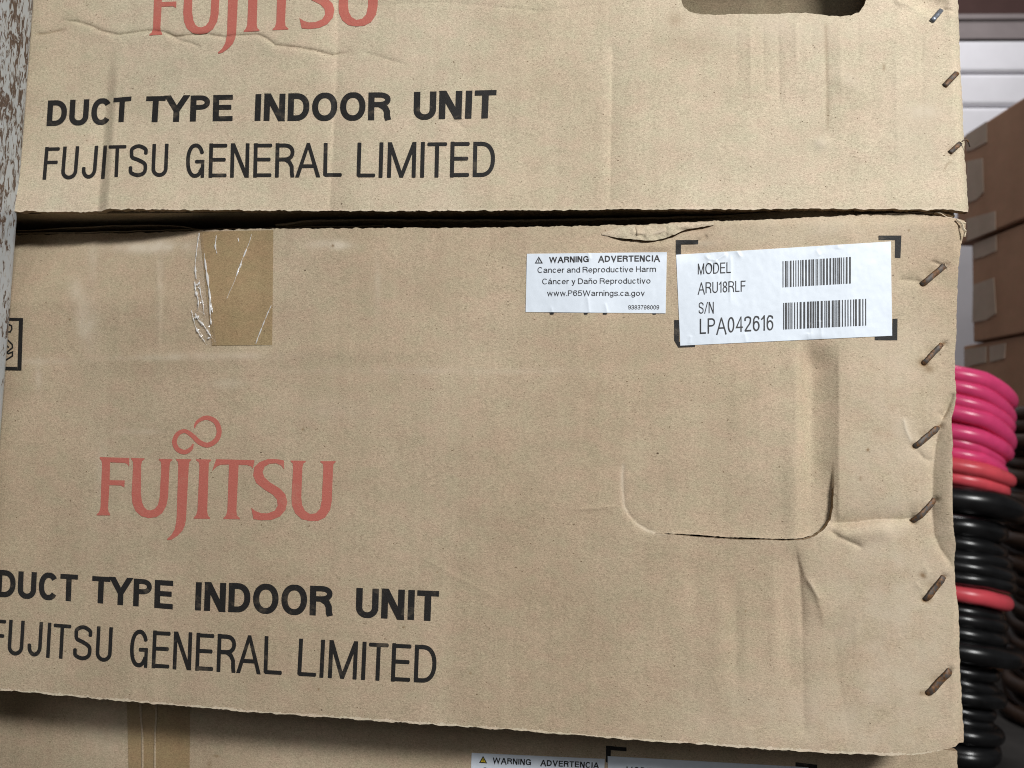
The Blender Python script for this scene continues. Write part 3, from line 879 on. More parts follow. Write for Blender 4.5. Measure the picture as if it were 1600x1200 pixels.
# lifted lip of paper along the crumpled upper edge
cu_ = np.array([[940, 364, 366.5], [955, 360, 369.5], [970, 355, 372], [985, 352.5, 373.2], [1000, 351.8, 375], [1015, 351.2, 376], [1034, 350.2, 373.6], [1045, 349.6, 369.5], [1055, 349, 366], [1066, 348.4, 361], [1075, 347.8, 357.5], [1086, 347.2, 356.4], [1100, 346.8, 354], [1116, 346.2, 351]], float)
ss_ = spline(cu_, 10)
m_ = 22
tt_ = np.linspace(0, 1, m_)
Ul = np.repeat(ss_[:, :1], m_, 1)
Vl = ss_[:, 1:2] * (1 - tt_) + ss_[:, 2:] * tt_ + 0.9 * vnoise(ss_[:, :1] / 5, ss_[:, :1] * 0, 4) * tt_
p3 = at(Ul, Vl)
en = np.sin(np.pi * np.linspace(0.02, 0.98, len(ss_)))[:, None]
lh = 0.0003 + en * (0.0014 * tt_ ** 1.5 + 0.0012 * np.sin(np.pi * tt_)) + 0.0016 * en * vnoise(Ul / 13, Vl / 9, 6) + 0.0007 * en * vnoise(Ul / 5, Vl / 5, 7)
Vl3 = f2.raise_(p3, f2.h(p3[..., 0], p3[..., 2]) * 0 + np.maximum(lh, 0.0004) + waves(Ul, Vl, 41))
il = np.arange(Ul.size).reshape(Ul.shape)
lip = mesh('torn_liner', Vl3.reshape(-1, 3), np.stack([il[:-1, :-1], il[:-1, 1:], il[1:, 1:], il[1:, :-1]], -1).reshape(-1, 4), M['lip'], box2, True)

# bent-in handle tab behind the hole of the upper box
hp = [(1040, 34), (1380, 40), (1384, -120), (1036, -120)]
qs = at([p[0] for p in hp], [p[1] for p in hp], 0.011)
nu, nv = 120, 60
ss, tt = np.meshgrid(np.linspace(0, 1, nu), np.linspace(0, 1, nv))
Vh = (qs[0][None, None] * ((1 - ss) * (1 - tt))[..., None] + qs[1] * (ss * (1 - tt))[..., None] + qs[2] * (ss * tt)[..., None] + qs[3] * ((1 - ss) * tt)[..., None])
Vh[..., 1] += 0.041 * (1 - tt) - 0.006 * sstep(0.75, 1.0, ss) * (1 - tt) + 0.002 * vnoise(ss * 7, tt * 4, 2)
idx = np.arange(nu * nv).reshape(nv, nu)
mesh('handle_flap', Vh.reshape(-1, 3), np.stack([idx[:-1, :-1], idx[:-1, 1:], idx[1:, 1:], idx[1:, :-1]], -1).reshape(-1, 4), M['kraft_inner'], box1, True)


# =================================================================== PRINT ON THE CARDBOARD
def lay(face, name, polys, parent, mat, step=0.0013, off=0.00022, strips=()):
    """flat printed shapes given as face polygons (x, z) -> a thin skin that follows the panel's relief.
    polys: list of (outline, k); k stacks overlapping strokes a few micrometres apart"""
    bm = bmesh.new()
    lay_k = bm.verts.layers.float.new('k')
    for outline, k in polys:
        o3 = [Vector((p[0], p[1], 0)) for p in outline]
        tris = tessellate_polygon([o3])
        vs = [bm.verts.new(p) for p in o3]
        for q in vs:
            q[lay_k] = k
        for t in tris:
            try:
                bm.faces.new([vs[i] for i in t])
            except ValueError:
                pass
    for quad, k in strips:
        vs = [bm.verts.new((p[0], p[1], 0)) for p in quad]
        for q in vs:
            q[lay_k] = k
        try:
            bm.faces.new(vs)
        except ValueError:
            pass
    co = np.array([q.co[:2] for q in bm.verts])
    for ax in (0, 1):
        lo, hi = co[:, ax].min(), co[:, ax].max()
        for c in np.arange(math.ceil(lo / step) * step, hi, step):
            pc = [0, 0, 0]; pn = [0, 0, 0]; pc[ax] = c; pn[ax] = 1
            bmesh.ops.bisect_plane(bm, geom=bm.verts[:] + bm.edges[:] + bm.faces[:], plane_co=pc, plane_no=pn, dist=1e-7)
    bm.verts.ensure_lookup_table()
    for i, q in enumerate(bm.verts):
        q.index = i
    co = np.array([q.co[:2] for q in bm.verts]); kk = np.array([q[lay_k] for q in bm.verts])
    V = face.lift(co[:, 0], co[:, 1], off) - np.stack([kk * 0, kk * 0.000012, kk * 0], -1)
    Fc = []
    for f in bm.faces:
        ids = [q.index for q in f.verts]
        n = f.normal
        Fc.append(ids if n.z < 0 else ids[::-1])
    Fc = [f[::-1] for f in Fc]
    bm.free()
    return mesh(name, V, Fc, mat, parent, True)


# --- stroke lettering: each stroke is a centre line inside a letter box [0, w] x [0, 1]
def arc(cx, cy, rx, ry, a0, a1, n=14, sq=2.0):
    out = []
    for a in np.linspace(math.radians(a0), math.radians(a1), n):
        c, s_ = math.cos(a), math.sin(a)
        out.append((cx + rx * math.copysign(abs(c) ** (2 / sq), c), cy + ry * math.copysign(abs(s_) ** (2 / sq), s_)))
    return out


def letter(ch, w, s, sh, bold):
    """list of (points, closed, width) centre lines; s = upright stroke, sh = level stroke"""
    a, b = s / 2, sh / 2
    e = 0.012
    if ch == 'I':
        return [([(w / 2, 0), (w / 2, 1)], 0, s)]
    if ch == 'T':
        return [([(0, 1 - b), (w, 1 - b)], 0, sh), ([(w / 2, 0), (w / 2, 1 - b)], 0, s)]
    if ch == 'L':
        return [([(a, 1), (a, 0 if bold else b)], 0, s), ([(a, b), (w, b)], 0, sh)]
    if ch in 'EF':
        o = [([(a, 0), (a, 1)], 0, s), ([(a, 1 - b), (w, 1 - b)], 0, sh), ([(a, 0.525), (w * 0.93, 0.525)], 0, sh)]
        if ch == 'E':
            o.append(([(a, b), (w, b)], 0, sh))
        return o
    if ch == 'U':
        r = min(w / 2 - a, 0.36)
        return [([(a, 1), (a, r + b)] + arc(w / 2, r + b - e, w / 2 - a, r, 180, 360, 16)[1:-1] + [(w - a, r + b), (w - a, 1)], 0, s)]
    if ch == 'J':
        r = 0.26
        return [([(w - a, 1), (w - a, r)] + arc(w / 2, r - e + b * 0.6, w / 2 - a, r - b * 0.6, 0, -180, 14)[1:] + [(a, 0.33)], 0, s)]
    if ch == 'D':
        r = w * 0.62
        return [([(a, b), (a, 1 - b), (w - r, 1 - b)] + arc(w - r, 0.5, r - a, 0.5 - b, 90, -90, 18, 2.25)[1:-1] + [(w - r, b)], 1, s)]
    if ch == 'O':
        return [(arc(w / 2, 0.5, w / 2 - a, 0.5 - b + e, 0, 360, 34, 2.15)[:-1], 1, s)]
    if ch == 'C':
        return [(arc(w / 2, 0.5, w / 2 - a, 0.5 - b + e, 38, 322, 28, 2.15), 0, s)]
    if ch == 'G':
        return [(arc(w / 2, 0.5, w / 2 - a, 0.5 - b + e, 28, 330, 30, 2.2), 0, s), ([(w * 0.54, 0.47), (w - a, 0.47), (w - a, 0)], 0, sh)]
    if ch == 'S':
        p = [(w - a * 1.1, 0.72), (w * 0.86, 0.86), (w * 0.5, 1 - b + e), (w * 0.16, 0.88), (a * 1.25, 0.74), (w * 0.18, 0.60), (w * 0.5, 0.52), (w * 0.83, 0.41), (w - a, 0.27), (w * 0.82, 0.11), (w * 0.5, b - e), (w * 0.14, 0.12), (a, 0.29)]
        return [([tuple(q) for q in spline(p, 4)], 0, s)]
    if ch == 'N':
        return [([(a, 0), (a, 1)], 0, s), ([(w - a, 0), (w - a, 1)], 0, s), ([(a * 0.75, 1.06), (w - a * 0.75, -0.06)], 0, s * 1.02)]
    if ch == 'M':
        return [([(a, 0), (a, 1)], 0, s), ([(w - a, 0), (w - a, 1)], 0, s), ([(a * 1.0 - .02, 1.06), (w / 2, a * 0.2), (w - a * 1.0 + .02, 1.06)], 0, s)]
    if ch == 'A':
        return [([(a * 0.8 - .05, -.12), (w / 2, 1 - a * 0.1), (w - a * 0.8 + .05, -.12)], 0, s), ([(w * 0.22, 0.32), (w * 0.78, 0.32)], 0, sh)]
    if ch == 'Y':
        return [([(a * 0.95 - .12, 1.15), (w / 2, 0.43), (w - a * 0.95 + .12, 1.15)], 0, s * 1.0), ([(w / 2, 0), (w / 2, 0.48)], 0, s)]
    if ch in 'PR':
        m = 0.45 if ch == 'P' else 0.47
        r = w * 0.52
        o = [([(a, 0), (a, 1)], 0, s), ([(a, 1 - b), (w - r, 1 - b)] + arc(w - r, (1 + m) / 2, r - a, (1 - m) / 2 - b, 90, -90, 14, 2.2)[1:-1] + [(w - r, m + b), (a, m + b)], 0, sh if bold else s)]
        if ch == 'R':
            o.append(([(w * 0.52, m + b), (w * 0.74, m - 0.02), (w - a * 1.25, m - 0.16), (w - a * 1.15, 0.12), (w - a * 0.8, 0)], 0, s))
        return o
    return []


def clip_y(poly, lo, hi):
    for sgn, lim in ((1, lo), (-1, -hi)):
        out = []
        for i in range(len(poly)):
            p, q = poly[i - 1], poly[i]
            dp, dq = sgn * p[1] - lim, sgn * q[1] - lim
            if (dp >= 0) != (dq >= 0):
                t = dp / (dp - dq)
                out.append((p[0] + (q[0] - p[0]) * t, p[1] + (q[1] - p[1]) * t))
            if dq >= 0:
                out.append(q)
        poly = out
    return poly


def ribbon(pts, closed, w, k, fx, caps, clip=None):
    """mitred ribbon quads in face coordinates; fx maps letter-space points to the face"""
    P = np.asarray(pts, float)
    if closed:
        P = np.vstack([P, P[:1]])
    d = np.diff(P, axis=0); d /= np.hypot(*d.T)[:, None] + 1e-9
    nrm = np.stack([-d[:, 1], d[:, 0]], -1)
    out = []
    N = len(P)
    off = np.zeros((N, 2))
    for i in range(N):
        if 0 < i < N - 1:
            n0, n1 = nrm[i - 1], nrm[i]
        elif closed:
            n0, n1 = nrm[-1], nrm[0]
        else:
            n0 = n1 = nrm[min(i, N - 2)]
        m = n0 + n1; m /= np.hypot(*m) + 1e-9
        off[i] = m / max(0.35, float(m @ n1))
    A = P + off * w / 2; B = P - off * w / 2
    for i in range(N - 1):
        q4 = [tuple(A[i]), tuple(A[i + 1]), tuple(B[i + 1]), tuple(B[i])]
        if clip:
            q4 = clip_y(q4, *clip)
        if len(q4) > 2:
            out.append(([fx(*z) for z in q4], k))
    if caps and not closed:
        for end, dd, nn in ((P[0], -d[0], nrm[0]), (P[-1], d[-1], nrm[-1])):
            fan = [end + w / 2 * (math.cos(t) * nn + math.sin(t) * dd * 0.6) for t in np.linspace(0, math.pi, 7)]
            fan = [tuple(z) for z in fan]
            if clip:
                fan = clip_y(fan, *clip)
            if len(fan) > 2:
                out.append(([fx(*q) for q in fan], k))
    return out


WB = {'D': .74, 'U': .72, 'C': .76, 'T': .68, 'Y': .78, 'P': .68, 'E': .67, 'I': .235, 'N': .73, 'O': .86, 'R': .76}
GB = 0.095
WN = {'F': .45, 'U': .52, 'J': .47, 'I': .115, 'T': .52, 'S': .60, 'G': .58, 'E': .53, 'N': .58, 'R': .58, 'A': .70, 'L': .53, 'M': .85, 'D': .64}
GN = 0.135
KERN = {'TY': -0.09, 'YP': -0.02, 'CT': -0.03, 'IT': -0.03, 'RA': -0.07, 'AL': -0.02, 'JI': 0.03}


def word_shapes(face, text, quad, bold):
    """strokes of a word squeezed into the survey quad TL, TR, BR, BL"""
    wt, gp = (WB, GB) if bold else (WN, GN)
    s, sh = (0.206, 0.182) if bold else (0.118, 0.108)
    q = at([p[0] for p in quad], [p[1] for p in quad], face.Y)[:, [0, 2]]
    xs = []; x = 0
    for i, c in enumerate(text):
        xs.append(x); x += wt[c]
        if i < len(text) - 1:
            x += gp + KERN.get(text[i:i + 2], 0)
    tot = x
    out = []
    for n_, (c, x0) in enumerate(zip(text, xs)):
        def fx(a, b, x0=x0):
            u = (x0 + a) / tot
            return tuple((q[3] * (1 - u) + q[2] * u) * (1 - b) + (q[0] * (1 - u) + q[1] * u) * b)
        for k, (pts, cl, w) in enumerate(letter(c, wt[c], s, sh, bold)):
            out += ribbon(pts, cl, w, k + (n_ % 2) * 5, fx, not bold, (-0.016, 1.016))
    return out


LINES1 = [([('DUC', [(75, 157.5), (176, 153.5), (173.5, 194), (72.5, 196.5)]), ('T', [(177.5, 153), (205.5, 150.5), (203, 189.8), (175.2, 191.3)]), ('TYPE', [(228.7, 150.5), (364, 148), (363.5, 188.7), (226, 191)]),
            ('INDOOR', [(398.7, 147), (611.2, 144), (610.5, 187.5), (397, 188.7)]), ('UNIT', [(647, 143.5), (776, 140.5), (774, 184.5), (646, 186.7)])], True),
          ([('FUJI', [(70.5, 230.5), (167.5, 228), (163.5, 278.5), (66.3, 280)]), ('TSU', [(171.2, 227), (263.5, 225.2), (261.5, 275.5), (169, 275.8)]),
            ('GENERAL', [(291.5, 225), (533.5, 224), (532.5, 276), (290, 277)]), ('LIMITED', [(558.7, 223.5), (774, 221.5), (773, 276), (557, 277)])], False)]
LINES2 = [([('DUCT', [(-4, 890.5), (122, 898), (120.5, 940), (-6, 932)]), ('TYPE', [(144.3, 900), (270.8, 907.5), (270, 952), (142.3, 941.5)]),
            ('INDOOR', [(305.5, 909.5), (520.5, 916), (519.5, 962.7), (303.8, 953.5)]), ('UNIT', [(557, 918.5), (686.2, 923.5), (684.5, 970.8), (555.7, 964)])], True),
          ([('FUJITSU', [(-12.6, 967), (176.5, 981), (174, 1034), (-16, 1020.5)]), ('GENERAL', [(204.5, 984), (440.5, 996), (438.7, 1054.5), (202, 1041)]),
            ('LIMITED', [(467.5, 998.5), (683, 1009), (681, 1067.5), (464.5, 1056)])], False)]
for face, par, lines in ((f1, box1, LINES1), (f2, box2, LINES2)):
    for words_, bold in lines:
        st = []
        for t_, q_ in words_:
            st += word_shapes(face, t_, q_, bold)
        lay(face, 'printed_text', [], par, M['black_ink'], strips=st)

# --- red emblem, outlined on an enlargement of the photograph (3.81 x, origin 130, 630)
LOGO = [
    [(98, 320), (185, 323), (275, 326), (273, 378), (262, 362), (245, 355), (160, 352), (157, 458), (247, 460), (245, 502), (225, 490), (156, 488), (148, 620), (150, 645), (160, 661), (160, 668), (80, 668), (80, 661), (95, 648), (103, 620), (112, 360), (108, 340), (98, 330)],
    [(285, 325), (365, 328), (365, 334), (350, 345), (345, 370), (343, 540), (350, 590), (362, 618), (380, 635), (400, 638), (425, 630), (445, 605), (455, 560), (465, 380), (463, 350), (450, 337), (450, 331), (530, 333), (530, 339), (518, 350), (514, 375), (505, 560), (495, 610), (470, 655), (435, 678), (390, 684), (345, 672), (310, 640), (293, 595), (288, 540), (297, 370), (295, 345), (285, 332)],
    [(553, 332), (643, 333), (643, 339), (632, 350), (628, 380), (612, 690), (606, 725), (590, 760), (560, 790), (525, 812), (503, 816), (499, 808), (525, 785), (545, 750), (554, 705), (557, 660), (566, 370), (563, 348), (553, 339)],
    [(672, 333), (762, 335), (762, 341), (750, 352), (747, 375), (738, 640), (742, 668), (755, 682), (755, 689), (658, 687), (658, 680), (672, 666), (680, 640), (692, 375), (688, 352), (672, 340)],
    [(793, 333), (905, 336), (1020, 339), (1010, 390), (1000, 376), (975, 368), (925, 366), (912, 640), (915, 668), (932, 684), (932, 691), (835, 689), (835, 682), (850, 668), (858, 640), (868, 365), (820, 366), (797, 375), (768, 403), (780, 365)],
    [(1195, 341), (1150, 332), (1100, 332), (1050, 350), (1018, 382), (1012, 430), (1030, 475), (1080, 515), (1130, 545), (1154, 575), (1158, 610), (1140, 640), (1100, 655), (1060, 655), (1025, 642), (1000, 622), (1014, 690), (1060, 697), (1120, 695), (1170, 675), (1205, 635), (1215, 585), (1203, 542), (1170, 507), (1110, 470), (1078, 440), (1068, 410), (1080, 378), (1110, 360), (1150, 358), (1180, 372), (1196, 395)],
    [(1235, 341), (1325, 343), (1325, 349), (1310, 360), (1305, 385), (1298, 560), (1303, 605), (1320, 640), (1350, 660), (1385, 655), (1410, 628), (1420, 580), (1430, 385), (1428, 362), (1412, 351), (1412, 345), (1503, 345), (1503, 351), (1490, 362), (1487, 385), (1480, 580), (1470, 635), (1440, 680), (1400, 700), (1350, 702), (1300, 690), (1262, 655), (1242, 605), (1240, 560), (1250, 385), (1247, 358), (1235, 348)]]
RING = [(663, 148, 6), (668, 128, 14), (688, 104, 20), (735, 86, 26), (788, 110, 29), (809, 165, 30), (793, 218, 30), (742, 249, 30), (690, 231, 29), (650, 193, 27), (605, 166, 24), (562, 184, 26), (543, 230, 28), (562, 274, 29), (603, 291, 28), (640, 272, 22), (655, 243, 8)]


def logo_shapes(dx, dz):
    def fx(p):
        q = at(130 + p[0] / 3.81, 630 + p[1] / 3.81)
        return (float(q[0]) + dx, float(q[2]) + dz)
    polys = [([fx(p) for p in g], 0) for g in LOGO]
    r = spline(RING, 6)
    d = np.gradient(r[:, :2], axis=0); d /= np.hypot(*d.T)[:, None]
    n = np.stack([-d[:, 1], d[:, 0]], -1)
    A = r[:, :2] + n * r[:, 2:] / 2; B = r[:, :2] - n * r[:, 2:] / 2
    st = [([fx(A[i]), fx(A[i + 1]), fx(B[i + 1]), fx(B[i])], (i * 3) // len(r)) for i in range(len(r) - 1)]
    return polys, st


pl, st = logo_shapes(0, 0)
lay(f2, 'logo', pl, box2, M['red_ink'], strips=st)
ra = at([157, 523], [807, 815]); rb = at([236, 598], [53.5, 42.5])
pl, st = logo_shapes(float((rb - ra)[:, 0].mean()), float((rb - ra)[:, 2].mean()))
lay(f1, 'logo', pl, box1, M['red_ink'], strips=st)


def px_poly(face, pts):
    q = at([p[0] for p in pts], [p[1] for p in pts], face.Y)
    return [(a, b) for a, b in q[:, [0, 2]]]


def corner(face, par, pts):
    lay(face, 'corner_mark', [(px_poly(face, pts), 0)], par, M['black_ink'])


corner(f2, box2, [(1056, 375), (1091, 375), (1091, 381.5), (1064, 382), (1064, 399), (1056, 399)])
corner(f2, box2, [(1373, 368), (1408.5, 368), (1407, 403), (1398.5, 402.5), (1399, 375), (1373, 375)])
corner(f2, box2, [(1402.5, 498), (1402, 531.5), (1367, 531.5), (1367, 524.5), (1394, 524), (1395, 498)])
corner(f2, box2, [(1053.5, 500), (1061, 500), (1061, 534), (1086, 536), (1086, 542), (1060, 543), (1053.5, 532)])
corner(f3, box3, [(947, 1165), (979, 1168), (979, 1174), (954.5, 1172), (954, 1192), (946.5, 1191)])
corner(f3, box3, [(1243, 1191), (1277, 1195), (1276, 1225), (1268, 1224), (1269, 1201), (1243, 1198)])
# little printed ends that show under the warning label
for x in (862, 915, 945, 1022):
    lay(f2, 'printed_mark', [(px_poly(f2, [(x - 4, 486), (x + 4, 486), (x + 3, 491.3), (x - 2, 491.6)]), 0)], box2, M['black_ink'])
# framed pictogram at the left, partly behind the post
pg = []
for k, g in enumerate(([(-46, 495), (36, 497), (36, 501.5), (-46, 499.5)], [(29.5, 501), (36, 501), (33.5, 579), (27, 579)], [(-48, 571), (27, 573.5), (27, 579), (-48, 577)], [(-46, 499), (-40, 499), (-42, 572), (-48, 572)])):
    pg.append((px_poly(f2, g), k))
strk = []
for k, pts in enumerate(([(-30, 506.5), (14, 507), (18, 509), (18.5, 514), (16, 518.5), (6, 518.5)], [(12, 531), (19, 538), (19.5, 543), (8, 553)], [(6, 536), (14, 543)], [(5, 546), (13, 552.5), (19.5, 550), (19.5, 556), (4, 566)], [(-30, 560), (-10, 540), (5, 560)])):
    strk += ribbon(pts, 0, 2.4, k, lambda a, b: tuple(at(a, b)[[0, 2]]), False)
lay(f2, 'pictogram', pg, box2, M['black_ink'], strips=strk)


# --- small grotesque type for the labels
WA_ = {'A': .88, 'B': .74, 'C': .84, 'D': .80, 'E': .70, 'F': .66, 'G': .88, 'H': .76, 'I': .14, 'L': .60, 'M': .88, 'N': .76, 'O': .92, 'P': .72, 'R': .78, 'S': .74, 'T': .76, 'U': .76, 'V': .88, 'W': 1.26, 'Y': .86,
       'a': .64, 'c': .60, 'd': .62, 'e': .65, 'g': .62, 'i': .13, 'm': .98, 'n': .58, 'o': .66, 'p': .62, 'r': .37, 's': .58, 't': .36, 'u': .58, 'v': .62, 'w': .92, 'y': .62, 'á': .64, 'ñ': .58, '.': .14, '/': .36, ' ': .20}
WA_.update({c: .64 for c in '0123456789'}); WA_['1'] = .34


def small(ch, w, s):
    a = s / 2; X = 0.725; e = 0.01
    ell = lambda: arc(w / 2, X / 2, w / 2 - a, X / 2 - a + e, 0, 360, 20)[:-1]
    if ch == 'á':
        return small('a', w, s) + [([(w * .42, .84), (w * .66, 1.02)], 0, s)]
    if ch == 'ñ':
        return small('n', w, s) + [([(w * .12, .86), (w * .3, .95), (w * .6, .87), (w * .82, .96)], 0, s * .8)]
    if ch == 'a':
        return [([(a * 1.1, .52)] + arc(w * .48, .49, w * .48 - a * 1.2, X - .49 - a + e, 160, 20, 8) + [(w - a * 1.5, .45), (w - a * 1.5, .12), (w - a * .6, 0)], 0, s), ([(w - a * 1.5, .43), (w * .45, .38), (a * 1.3, .31), (a, .2), (a * 1.6, .09), (w * .38, a), (w * .65, .10), (w - a * 1.5, .24)], 0, s)]
    if ch == 'c':
        return [(arc(w / 2, X / 2, w / 2 - a, X / 2 - a + e, 38, 322, 18), 0, s)]
    if ch == 'e':
        return [([(a, X * .53), (w - a, X * .53)] + arc(w / 2, X / 2, w / 2 - a, X / 2 - a + e, 8, 325, 20), 0, s * .95)]
    if ch == 'o':
        return [(ell(), 1, s)]
    if ch == 'd':
        return [(ell(), 1, s), ([(w - a, 0), (w - a, 1)], 0, s)]
    if ch == 'p':
        return [(ell(), 1, s), ([(a, -.27), (a, X)], 0, s)]
    if ch == 'g':
        return [(ell(), 1, s), ([(w - a, X), (w - a, -.02)] + arc(w / 2, -.03, w / 2 - a, .19, 0, -160, 10)[1:], 0, s)]
    if ch == 'n':
        return [([(a, 0), (a, X)], 0, s), ([(a, .40)] + arc(w / 2 + a * .3, X - .27, w / 2 - a * 1.3, .27 - a + e, 170, 0, 10) + [(w - a, 0)], 0, s)]
    if ch == 'm':
        q = w / 2
        return [([(a, 0), (a, X)], 0, s), ([(a, .42)] + arc(q / 2 + a / 2, X - .22, q / 2 - a / 2, .22 - a + e, 170, 0, 8) + [(q, 0)], 0, s), ([(q, .42)] + arc(q + q / 2 - a / 2, X - .22, q / 2 - a / 2, .22 - a + e, 170, 0, 8) + [(w - a, 0)], 0, s)]
    if ch == 'u':
        return [([(w - a, 0), (w - a, X)], 0, s), ([(a, X), (a, .27)] + arc(w / 2 - a * .3, .27, w / 2 - a * .7 - a * .0, .27 - a + e, 180, 350, 10)[1:], 0, s)]
    if ch == 'r':
        return [([(a, 0), (a, X)], 0, s), ([(a, .42), (a * 2.2, .60), (w * .72, X - a), (w, X - a * 1.2)], 0, s)]
    if ch == 't':
        return [([(w * .42, .93), (w * .42, .17), (w * .55, a), (w, a * .9)], 0, s), ([(0, X - a * .8), (w, X - a * .8)], 0, s * .85)]
    if ch == 'i':
        return [([(w / 2, 0), (w / 2, X)], 0, s), ([(w / 2, .86), (w / 2, 1)], 0, s)]
    if ch == '.':
        return [([(w / 2, 0), (w / 2, .14)], 0, s * 1.1)]
    if ch == '/':
        return [([(0, -.02), (w, 1.02)], 0, s * .85)]
    if ch in 'vV':
        t = X if ch == 'v' else 1
        return [([(a, t), (w / 2, a * .8), (w - a, t)], 0, s)]
    if ch in 'wW':
        t = X if ch == 'w' else 1
        return [([(a, t), (w * .27, a * .8), (w / 2, t * .97), (w * .73, a * .8), (w - a, t)], 0, s)]
    if ch == 'y':
        return [([(a, X), (w * .52, a)], 0, s), ([(w - a, X), (w * .5, -.06), (w * .38, -.22), (w * .1, -.22)], 0, s)]
    if ch == 's':
        return [([(x, y * X) for x, y in p], c, s) for p, c, _ in letter('S', w, s * 1.15, s, False)]
    if ch == 'H':
        return [([(a, 0), (a, 1)], 0, s), ([(w - a, 0), (w - a, 1)], 0, s), ([(a, .53), (w - a, .53)], 0, s)]
    if ch == '0':
        return [(arc(w / 2, .5, w / 2 - a, .5 - a + e, 0, 360, 26, 2.1)[:-1], 1, s)]
    if ch == '1':
        return [([(0, .74), (w * .4, .82), (w - a, .97), (w - a, 0)], 0, s)]
    if ch == '2':
        p = [(a, .70), (w * .12, .88), (w * .5, 1 - a), (w * .86, .87), (w - a * 1.1, .71), (w * .78, .52), (w * .4, .28), (a * 1.2, a * 1.3)]
        return [([tuple(q) for q in spline(p, 4)] + [(a * 1.2, a)], 0, s), ([(a * .6, a), (w, a)], 0, s)]
    if ch == '3':
        p = [(a, .74), (w * .2, .92), (w * .5, 1 - a), (w * .82, .90), (w * .86, .74), (w * .72, .57), (w * .42, .53), (w * .78, .48), (w - a, .29), (w * .82, .10), (w * .48, a), (w * .14, .11), (a, .27)]
        return [([tuple(q) for q in spline(p, 3)], 0, s)]
    if ch == '4':
        return [([(w * .74, 0), (w * .74, 1), (a * .6, .30), (w, .30)], 0, s * .92)]
    if ch == '5':
        p = [(w * .10, .48), (w * .45, .62), (w * .84, .52), (w - a, .33), (w * .82, .10), (w * .46, a), (w * .13, .11), (a, .25)]
        return [([(w * .92, 1 - a), (w * .20, 1 - a), (w * .10, .48)] + [tuple(q) for q in spline(p, 3)][1:], 0, s * .95)]
    if ch in '69':
        m = lambda P_: P_ if ch == '6' else [(w - x, 1 - y) for x, y in P_]
        return [(m(arc(w / 2, .33, w / 2 - a, .33 - a + e, 0, 360, 20)[:-1]), 1, s), (m([(a, .34), (a, .52), (w * .14, .78), (w * .34, .94), (w * .56, 1 - a), (w * .80, .90), (w * .9, .76)]), 0, s)]
    if ch == '7':
        return [([(0, 1 - a), (w - a, 1 - a), (w * .55, .55), (w * .36, 0)], 0, s)]
    if ch == '8':
        return [(arc(w / 2, .27, w / 2 - a, .27 - a + e, 0, 360, 20)[:-1], 1, s), (arc(w / 2, .745, w * .45 - a, .255 - a + e, 0, 360, 20)[:-1], 1, s)]
    return []


def type_line(text, style):
    bold = style == 'bold'
    s = {'bold': .200, 'regular': .122, 'narrow': .105}[style]
    x = 0.0; out = []
    for i, c in enumerate(text):
        w = WA_[c] * (0.80 if style == 'narrow' and c not in ' ./' else 1.0) * (1.06 if bold else 1.0)
        if c in 'I.i':
            w = s
        st = small(c, w, s) or letter(c, w, s, s * .92, True)
        for k, (pts, cl, wd_) in enumerate(st):
            out += ribbon(pts, cl, wd_, k + (i % 2) * 4, lambda p, q, x=x: (x + p, q), False, (-0.3, 1.012))
        x += w + (.13 if c != ' ' else .10)
    return out, x - .13


# =================================================================== STICKERS
def bil(quad, Y):
    q = at([p[0] for p in quad], [p[1] for p in quad], Y)[:, [0, 2]]

    def fx(u, v):            # u to the right, v downwards, both 0..1
        u = np.asarray(u, float)[..., None]; v = np.asarray(v, float)[..., None]
        return (q[0] * (1 - u) + q[1] * u) * (1 - v) + (q[3] * (1 - u) + q[2] * u) * v
    return fx


class Sticker:
    def __init__(s, face, name, quad, parent, wr, n=(170, 80)):
        s.face, s.wr = face, wr
        s.fx = bil(quad, face.Y)
        nu, nv = n
        u, v = np.meshgrid(np.linspace(0, 1, nu), np.linspace(0, 1, nv))
        V = s.pos(s.fx(u, v), 0.00035)
        idx = np.arange(nu * nv).reshape(nv, nu)
        Q = np.stack([idx[:-1, :-1], idx[1:, :-1], idx[1:, 1:], idx[:-1, 1:]], -1).reshape(-1, 4)
        ring = np.concatenate([idx[0, :-1], idx[:-1, -1], idx[-1, :0:-1], idx[:0:-1, 0]])
        Vf = V.reshape(-1, 3)
        Vr = Vf[ring].copy(); Vr2 = Vr.copy(); Vr2[:, 1] += 0.0006
        k = len(Vf); m = len(ring)
        R = np.stack([k + np.arange(m), k + (np.arange(m) + 1) % m, k + m + (np.arange(m) + 1) % m, k + m + np.arange(m)], -1)
        sm = np.concatenate([np.ones(len(Q), bool), np.zeros(len(R), bool)])
        s.ob = mesh(name, np.concatenate([Vf, Vr, Vr2]), np.concatenate([Q, R]), M['label'], parent, sm)

    def pos(s, xz, off):
        x, z = xz[..., 0], xz[..., 1]
        u, v = survey(x, z, s.face.Y)
        return s.face.lift(x, z, off) - np.stack([x * 0, s.wr(u, v), x * 0], -1)

    def shapes(s, name, polys, mat):
        V = []; Fc = []
        for p in polys:
            k = len(V)
            V += list(p); Fc.append(tuple(range(k, k + len(p))))
        P = s.pos(np.array(V), 0.00052)
        return mesh(name, P, Fc, mat, s.ob)

    def text(s, name, body, quad, style='regular'):
        """one line of type fitted to the survey quad (cap-top left, cap-top right, base right, base left)"""
        quads, tot = type_line(body, style)
        V = []; Fc = []; K = []
        for q, k in quads:
            Fc.append(tuple(range(len(V), len(V) + len(q)))); V += q; K += [k] * len(q)
        V = np.array(V); K = np.array(K)
        P = s.pos(bil(quad, s.face.Y)(V[:, 0] / tot, 1 - V[:, 1]), 0.00050)
        P[:, 1] -= K * 0.000010
        return mesh(name, P, Fc, M['label_ink'], s.ob)


